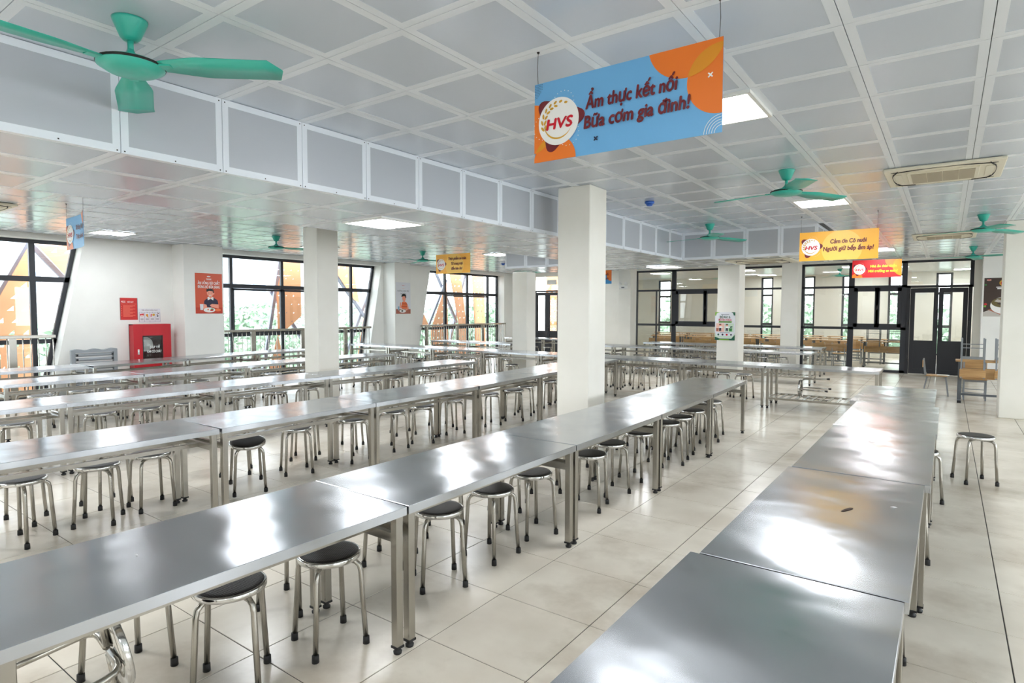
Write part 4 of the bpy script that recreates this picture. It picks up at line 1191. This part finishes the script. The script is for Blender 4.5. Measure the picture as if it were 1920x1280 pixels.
long_row([(2.36, 3.96, -11.55, -11.53), (3.97, 5.66, -11.60, -11.85), (5.67, 7.3, -11.9, -12.15), (7.32, 8.95, -12.15, -12.25)], .72, ROWN[4], 'tables of the fifth long row')
n = 0
for (y0, y1, xr, W, a) in ((.66, 2.31, -.085, .71, 0), (2.325, 3.955, -.072, .69, 0), (3.97, 5.66, -.045, .70, 0), (5.675, 7.27, -.035, .715, 0), (7.285, 8.93, -.075, .74, 0)):
    table(xr - W / 2, (y0 + y1) / 2, PI / 2 + a, y1 - y0, W, 'steel dining table, %s in the short right-hand row' % (ORD[n] + (' the camera' if n == 0 else ' from the camera')), 'tables of the right row'); n += 1


def cross_row(segs, y, W, name, group, shelf_last=False):
    for k, (x0, x1) in enumerate(segs):
        table((x0 + x1) / 2, y + W / 2, 0, x1 - x0 - .012, W, 'steel table%s, %s in the %s' % (' with slatted undershelf' if shelf_last and k == len(segs) - 1 else '', ORDL[k] + ('' if k == 0 else ' from left'), name), group, shelf_last and k == len(segs) - 1)


CR = ['nearest cross row', 'second cross row', 'rearmost cross row', 'short left cross row']
cross_row([(-13.55, -12.02), (-12.02, -10.41), (-10.41, -8.79), (-8.79, -7.19), (-7.19, -5.62), (-5.62, -4.0), (-4.0, -2.53), (-2.52, -.83)], 10.95, .74, CR[0], 'tables of the nearest cross row', True)
cross_row([(-13.1, -11.6), (-11.6, -10.0)], 13.75, .72, CR[3], 'tables of the second cross row', False)
cross_row([(-8.9, -7.3), (-7.3, -5.7), (-5.7, -4.1), (-4.1, -2.42)], 14.75, .72, CR[1], 'tables of the second cross row', True)
cross_row([(-12.6, -11.0), (-11.0, -9.4), (-7.4, -5.8), (-5.8, -4.2), (-4.2, -2.55)], 16.95, .72, CR[2], 'tables of the rearmost cross row')

# ------------------------------------------------------------------ stools
SH = .47
seat_mb = MB().lathe([(.0, SH), (.06, SH + .001), (.12, SH - .001), (.143, SH - .004), (.150, SH - .010)], 'black_plastic', 32)
rim_mb = MB().lathe([(.143, SH - .005), (.151, SH - .005), (.155, SH - .010), (.155, SH - .028), (.150, SH - .033), (.0, SH - .032)], 'steel_bright', 32)


def leg_pts():
    return [(.02, 0, SH - .044), (.10, 0, SH - .044), (.135, 0, SH - .05), (.155, 0, SH - .068), (.163, 0, SH - .10), (.170, 0, .25), (.187, 0, .012)]


leg_mb = MB().tube(leg_pts(), .0132, 'steel_tube', 9)
cap_mb = MB().lathe([(.0, 0), (.0175, 0), (.0165, .036), (.0132, .038)], 'black_rubber', 10, (.187, 0, 0))
stool_me = dict(seat=seat_mb.mesh('seat'), rim=rim_mb.mesh('seat_rim'), leg=leg_mb.mesh('leg'), cap=cap_mb.mesh('rubber_foot'))
# simple far copy: same shape in one mesh
far = MB()
far.lathe([(.0, SH), (.12, SH - .001), (.148, SH - .008)], 'black_plastic', 14).lathe([(.148, SH - .008), (.155, SH - .010), (.155, SH - .028), (.0, SH - .032)], 'steel_bright', 14)
for k in range(4):
    M_ = Matrix.Rotation(k * PI / 2, 3, 'Z')
    far.tube([M_ @ Vector(p) for p in leg_pts()[1:]], .0115, 'steel_tube', 5)
    far.tube([M_ @ Vector((.186, 0, .0)), M_ @ Vector((.185, 0, .035))], .015, 'black_rubber', 6)
far_me = far.mesh('bar_stool')


def stool(x, y, rz, label, group, full=True):
    if full:
        t = thing('stool', label, 'stool', (x, y, 0), rz, group)
        s_ = obj('seat', stool_me['seat'], t); obj('seat_rim', stool_me['rim'], t)
        for k in range(4):
            l = obj('leg', stool_me['leg'], t, (0, 0, 0), k * PI / 2); obj('rubber_foot', stool_me['cap'], l)
    else:
        t = tag(obj('stool', far_me, None, (x, y, 0), rz), label, 'stool', group)
    return t


rs = random.Random(5)


def stool_line(pts, where, group, full=True, rev=False):
    n = 0
    for p in pts:
        x, y = p[0], p[1]
        for _ in range(12):                                # keep clear of table legs and of the stools already placed
            for (lx, ly), dm in [(q, .19) for q in LEGS] + [(q, .325) for q in SEATS]:
                d = math.hypot(x - lx, y - ly)
                if d < dm: x, y = lx + (x - lx) / max(d, 1e-3) * dm, ly + (y - ly) / max(d, 1e-3) * dm
        a = p[2] if len(p) > 2 else rs.uniform(0, PI / 2)
        if not in_view([(x, y, 0), (x, y, SH), (x + .15, y, SH), (x - .15, y, 0)], 30): continue
        q = (ORDL[n] + (' from left' if n else '')) if rev else (ORD[n] + (' from camera' if n else ' the camera'))
        SEATS.append((x, y))
        stool(x, y, a, 'black-topped steel stool, %s, %s' % (q, where), group, full)
        n += 1


stool_line([(-2.56, 1.39, .1), (-2.49, 1.87, .55), (-2.51, 2.70, .2), (-2.50, 3.22, .75), (-2.51, 3.73, .4), (-2.45, 4.51, 1.0), (-2.5, 5.0, .3), (-2.48, 5.60, .6), (-2.46, 6.28, .2), (-2.47, 6.72, .9), (-2.51, 7.25, .5), (-2.51, 7.7, .1), (-2.56, 8.12, .7)],
           'under the near side of the ' + ROWN[0], 'stools under the first long row')
stool_line([(-3.02, 1.15), (-3.0, 2.0), (-2.99, 2.74), (-3.05, 3.35), (-3.0, 4.1), (-3.02, 4.7), (-3.07, 5.45), (-3.05, 6.7), (-3.08, 7.3), (-3.05, 7.95)], 'at the back edge of the ' + ROWN[0], 'stools behind the first long row')
stool_line([(-5.37, 1.39), (-5.40, 1.88), (-5.41, 2.40), (-5.43, 3.69), (-5.39, 4.21), (-5.40, 5.0), (-5.40, 5.51), (-5.47, 6.15), (-5.42, 6.9), (-5.45, 7.42), (-5.50, 7.95), (-5.6, 8.8), (-5.65, 9.4)], 'under the back edge of the ' + ROWN[1], 'stools under the second long row')
stool_line([(-5.86, 1.5), (-5.85, 2.1), (-5.9, 3.3), (-5.86, 4.1), (-5.9, 4.75), (-5.95, 5.7), (-5.9, 6.4), (-5.96, 7.2), (-6.0, 8.3)], 'behind the ' + ROWN[1], 'stools behind the second long row')
stool_line([(-8.05, 2.06), (-8.07, 2.86), (-8.05, 3.36), (-8.07, 3.87), (-8.09, 4.66), (-8.08, 5.17), (-8.09, 5.71), (-8.05, 7.02), (-8.02, 7.47), (-8.05, 8.36), (-8.0, 8.9)], 'under the back edge of the ' + ROWN[2], 'stools under the third long row')
stool_line([(-8.53, 2.88), (-8.5, 3.39), (-8.51, 3.9), (-8.51, 4.64), (-8.55, 5.3), (-8.5, 7.3), (-8.52, 8.1)], 'behind the ' + ROWN[2], 'stools behind the third long row')
stool_line([(-10.38, 2.95), (-10.5, 3.48), (-10.42, 3.95), (-10.45, 4.6), (-10.4, 5.2), (-10.45, 5.85), (-10.42, 6.6), (-10.45, 7.4), (-10.4, 8.0), (-10.42, 8.7)], 'under the back edge of the ' + ROWN[3], 'stools under the fourth long row')
stool_line([(-11.0, 3.0), (-11.05, 3.52), (-11.08, 4.07), (-11.1, 4.9), (-11.15, 5.45), (-11.3, 6.2), (-11.4, 6.9)], 'between the fourth and fifth long rows', 'stools between the fourth and fifth rows')
stool_line([(-12.55, 3.55), (-12.55, 4.1), (-12.65, 4.9), (-12.85, 5.6), (-12.9, 7.5), (-12.95, 8.2)], 'at the window side of the fifth long row', 'stools beside the left windows')
stool_line([(-.30, 1.55), (-.27, 2.75), (-.28, 3.25), (-.24, 4.35), (-.23, 4.85), (-.17, 6.35), (-.26, 8.1)], 'under the right edge of the short right row', 'stools under the right row')
stool(.266, 7.43, math.radians(-21), 'lone round stool standing free on the open floor at the right', 'free-standing stools')
A1 = []
for k in range(8):
    if k == 4: pass
    x0 = -13.55 + 1.59 * k
    for f in (.28, .62, .95):
        if x0 + f * 1.5 < -2.6: A1.append((x0 + f * 1.5 + rs.uniform(-.08, .08), 11.98 + rs.uniform(-.06, .08)))
A2 = [(x + rs.uniform(.1, .35), 12.5 + rs.uniform(-.08, .1)) for x, y in A1 if not (-8.9 < x < -7.4) and not (-4.3 < x < -3.1)]
A1 = [p for p in A1 if not (-8.9 < p[0] < -8.0)]
A1 = [p for p in A1 if not (-4.05 < p[0] < -3.2 and p[1] > 12.05)]
stool_line(A1, 'under the back edge of the ' + CR[0], 'stools under the nearest cross row', True, True)
stool_line(A2, 'behind the ' + CR[0], 'stools behind the nearest cross row', False, True)
A0 = [(x, 10.92 - .02 + rs.uniform(-.05, .05)) for x in (-12.9, -12.3, -11.4, -10.8, -9.7, -9.1, -7.9, -6.6, -6.1)]
stool_line(A0, 'at the front edge of the ' + CR[0], 'stools before the nearest cross row', False, True)
stool_line([(-8.4 + .52 * k + rs.uniform(-.08, .08), 15.5 + rs.uniform(-.08, .08)) for k in range(8)], 'behind the ' + CR[1], 'stools behind the second cross row', False, True)
stool_line([(-8.5 + .55 * k + rs.uniform(-.08, .08), 14.75 + rs.uniform(-.06, .06)) for k in range(8)], 'under the front edge of the ' + CR[1], 'stools before the second cross row', False, True)
stool_line([(-12.8 + .5 * k + rs.uniform(-.06, .06), 14.42 + rs.uniform(-.06, .06)) for k in range(6)], 'behind the ' + CR[3], 'stools behind the left part of the second cross row', False, True)
stool_line([(-7.1 + .52 * k + rs.uniform(-.06, .06), 16.9 + rs.uniform(-.06, .06)) for k in range(8)] , 'under the front edge of the ' + CR[2], 'stools before the rearmost cross row', False, True)
stool_line([(-12.4 + .55 * k + rs.uniform(-.06, .06), 16.9 + rs.uniform(-.06, .06)) for k in range(5)], 'at the left front of the ' + CR[2], 'stools before the rearmost cross row left', False, True)
# stools hung or laid on their side
t = stool(-2.45, .92, 0, 'stool hung sideways under the nearest table, its seat turned on edge', 'tipped stools')
d_ = Vector((-.10, -.97, -.17)).normalized()
t.rotation_euler = Vector((0, 0, -1)).rotation_difference(d_).to_euler(); t.location = Vector((-2.50, .93, .42)) + d_ * SH
t = stool(-2.2, 11.3, 0, 'stool lying on its side on the slatted undershelf, legs to the right', 'tipped stools')
t.rotation_euler = (0, math.radians(-90), 0); t.location = (-1.57, 11.3, .345)
t.rotation_euler = Matrix.Rotation(math.radians(-90), 3, 'Y').to_euler()
t = stool(-5.2, 3.0, 0, 'stool leaning under the second long row with splayed slanted legs', 'tipped stools')
t.rotation_euler = (math.radians(9), math.radians(7), .4); t.location = (-5.2, 3.02, .035)

# ------------------------------------------------------------------ school chairs and desks
def frame_bar(mb, a, b, w=.025, mt='grey_steel'): return mb.bar(a, b, w, w, mt)


CH = {}
CH['seat'] = MB().box(-.18, -.18, .385, .18, .18, .403, 'wood', .004).mesh('seat')
CH['backrest'] = MB().box(-.19, -.235, .56, .19, -.22, .70, 'wood', .004).mesh('backrest')
for s_ in (-1, 1):
    CH['leg_f%d' % s_] = frame_bar(MB(), (s_ * .165, .20, 0), (s_ * .165, .15, .385)).mesh('leg')
    CH['leg_b%d' % s_] = frame_bar(MB(), (s_ * .165, -.22, 0), (s_ * .165, -.15, .385)).mesh('leg')
    CH['post%d' % s_] = frame_bar(frame_bar(MB(), (s_ * .165, -.16, .375), (s_ * .165, -.19, .44)), (s_ * .165, -.19, .44), (s_ * .165, -.222, .72)).mesh('back_post')
CH['rail'] = MB().bar((-.165, -.15, .36), (.165, -.15, .36), .022, .03, 'grey_steel').bar((-.165, .15, .36), (.165, .15, .36), .022, .03, 'grey_steel').mesh('seat_frame')
CH['str'] = MB().bar((-.165, -.19, .17), (.165, -.19, .17), .015, .015, 'grey_steel').bar((-.165, -.20, .10), (.165, -.20, .10), .015, .015, 'grey_steel').mesh('stretcher')


def chair(label, loc, rot, group=None):
    t = thing('school_chair', label, 'chair', loc, 0, group); t.rotation_euler = rot
    for k, me in CH.items(): obj({'l': 'leg', 'p': 'back_post'}.get(k[0], k if k in ('seat', 'backrest') else ('seat_frame' if k == 'rail' else 'stretcher')), me, t)
    return t


DK = {'desktop': MB().box(-.57, -.22, .755, .57, .22, .78, 'wood', .004).mesh('desktop'), 'front_board': MB().box(-.5, -.20, .45, .5, -.185, .64, 'wood', .003).mesh('front_board'),
      'book_shelf': MB().box(-.5, -.17, .60, .5, .2, .615, 'wood_dark').mesh('book_shelf')}
for s_ in (-1, 1):
    DK['side%d' % s_] = (MB().bar((s_ * .5, -.1, .05), (s_ * .5, -.1, .755), .06, .03, 'grey_dark_steel').bar((s_ * .5, .15, .05), (s_ * .5, .15, .755), .03, .03, 'grey_dark_steel').bar((s_ * .5, -.24, .025), (s_ * .5, .24, .025), .05, .05, 'grey_dark_steel')).mesh('side_frame')
DK['foot'] = MB().bar((-.5, .18, .12), (.5, .18, .12), .03, .04, 'grey_dark_steel').mesh('foot_rail')
DK['caps'] = MB().box(-.53, -.27, 0, -.47, -.21, .045, 'black_rubber').box(.47, -.27, 0, .53, -.21, .045, 'black_rubber').mesh('rubber_caps')


def desk(label, loc, rz=0, group=None):
    t = thing('school_desk', label, 'desk', loc, rz, group)
    for k, me in DK.items(): obj('side_frame' if k[0] == 's' else ('foot_rail' if k == 'foot' else ('rubber_caps' if k == 'caps' else k)), me, t)
    return t


desk('wooden school desk with grey frame, half hidden behind the broad right column', (.72, 13.95, 0))
chair('wooden school chair upside down at the left end of the desk behind the right column', (.40, 13.90, 1.185), (0, PI, 0))
chair('wooden school chair upside down at the right part of the desk behind the right column', (.90, 13.88, 1.185), (0, PI, 0))
chair('wooden school chair standing alone in profile before the dark double door', (-.14, 14.75, 0), (0, 0, -PI / 2 - .0))
chair('wooden school chair tucked behind the desk at the right column', (.46, 14.45, 0), (0, 0, PI))
o = obj('paper_sheet', MB().box(-.1, -.07, 0, .1, .07, .004, 'paper_white'), None, (-.03, 14.75, .404)); tag(o, 'white paper sheet lying on the seat of the lone school chair', 'paper')

pos = [(-8.2, 21.0), (-6.9, 21.0), (-5.6, 21.0), (-4.3, 21.0), (-2.9, 21.0), (-1.5, 21.0), (-8.6, 22.6), (-7.3, 22.6), (-6.0, 22.6), (-4.7, 22.6), (-3.4, 22.6), (-2.1, 22.6), (-9.4, 24.2), (-8.1, 24.2), (-6.8, 24.2), (-5.5, 24.2), (-4.2, 24.2), (-2.9, 24.2)]
for k, (x, y) in enumerate(pos):
    r_, c_ = k // 6, k % 6
    desk('wooden school desk behind the glass, %s from left in its %s row' % (ORDL[c_] if c_ else 'first', ['front', 'middle', 'rear'][r_]), (x, y, 0), 0, 'school desks behind the glass')
    q = 0
    for dx in (-.27, .27):
        up = (r_ == 0 and c_ == 5)
        lb = 'school chair behind the glass, %s one at the %s %s-row desk' % ('left' if dx < 0 else 'right', 'first' if c_ == 0 else ORD[c_], ['front', 'middle', 'rear'][r_])
        if up: chair(lb.replace('chair', 'chair turned upside down'), (x + dx, y - .02, 1.185), (0, PI, 0), 'school chairs behind the glass')
        else: chair(lb, (x + dx, y - .42, 0), (0, 0, 0), 'school chairs behind the glass')
for (x, y, lb) in ((-6.6, 22.0, 'teal ceiling fan in the far room, left of the poster column'), (-2.9, 22.3, 'teal ceiling fan in the far room, right of the poster column')):
    t = thing('ceiling_fan', lb, 'ceiling fan', (x, y, 3.05), 0, 'teal ceiling fans')
    for k, me in fan_me.items(): obj(k, me, t)
    for q in range(3): obj('blade', blade_me, t, (0, 0, -.222), math.radians(20 + 120 * q))

# scraps left on the tables
for (x, y, rz, w, mt, lb) in ((-.42, 5.05, .5, .03, 'wood_dark', 'dark dried food scrap on the right row, third table from the camera'), (-.36, 3.25, 1.2, .045, 'wood_dark', 'thin dark scrap on the right row, second table from the camera'), (-.18, 3.42, .2, .015, 'paper_white', 'pale crumb near the right edge of the second right-row table'),
                              (-2.52, 1.0, .3, .007, 'paper_white', 'tiny white grain on the nearest long table')):
    mb = MB(); n = 7
    mb.add([(w * math.cos(2 * PI * k / n) * (1 + .4 * math.sin(k * 2.3)), .25 * w * math.sin(2 * PI * k / n), 0) for k in range(n)] + [(0, 0, .004)], [(k, (k + 1) % n, n) for k in range(n)] + [tuple(range(n))[::-1]], mt)
    tag(obj('food_scrap', mb, None, (x, y, TABLE_H + .0015), rz), lb, 'scrap')
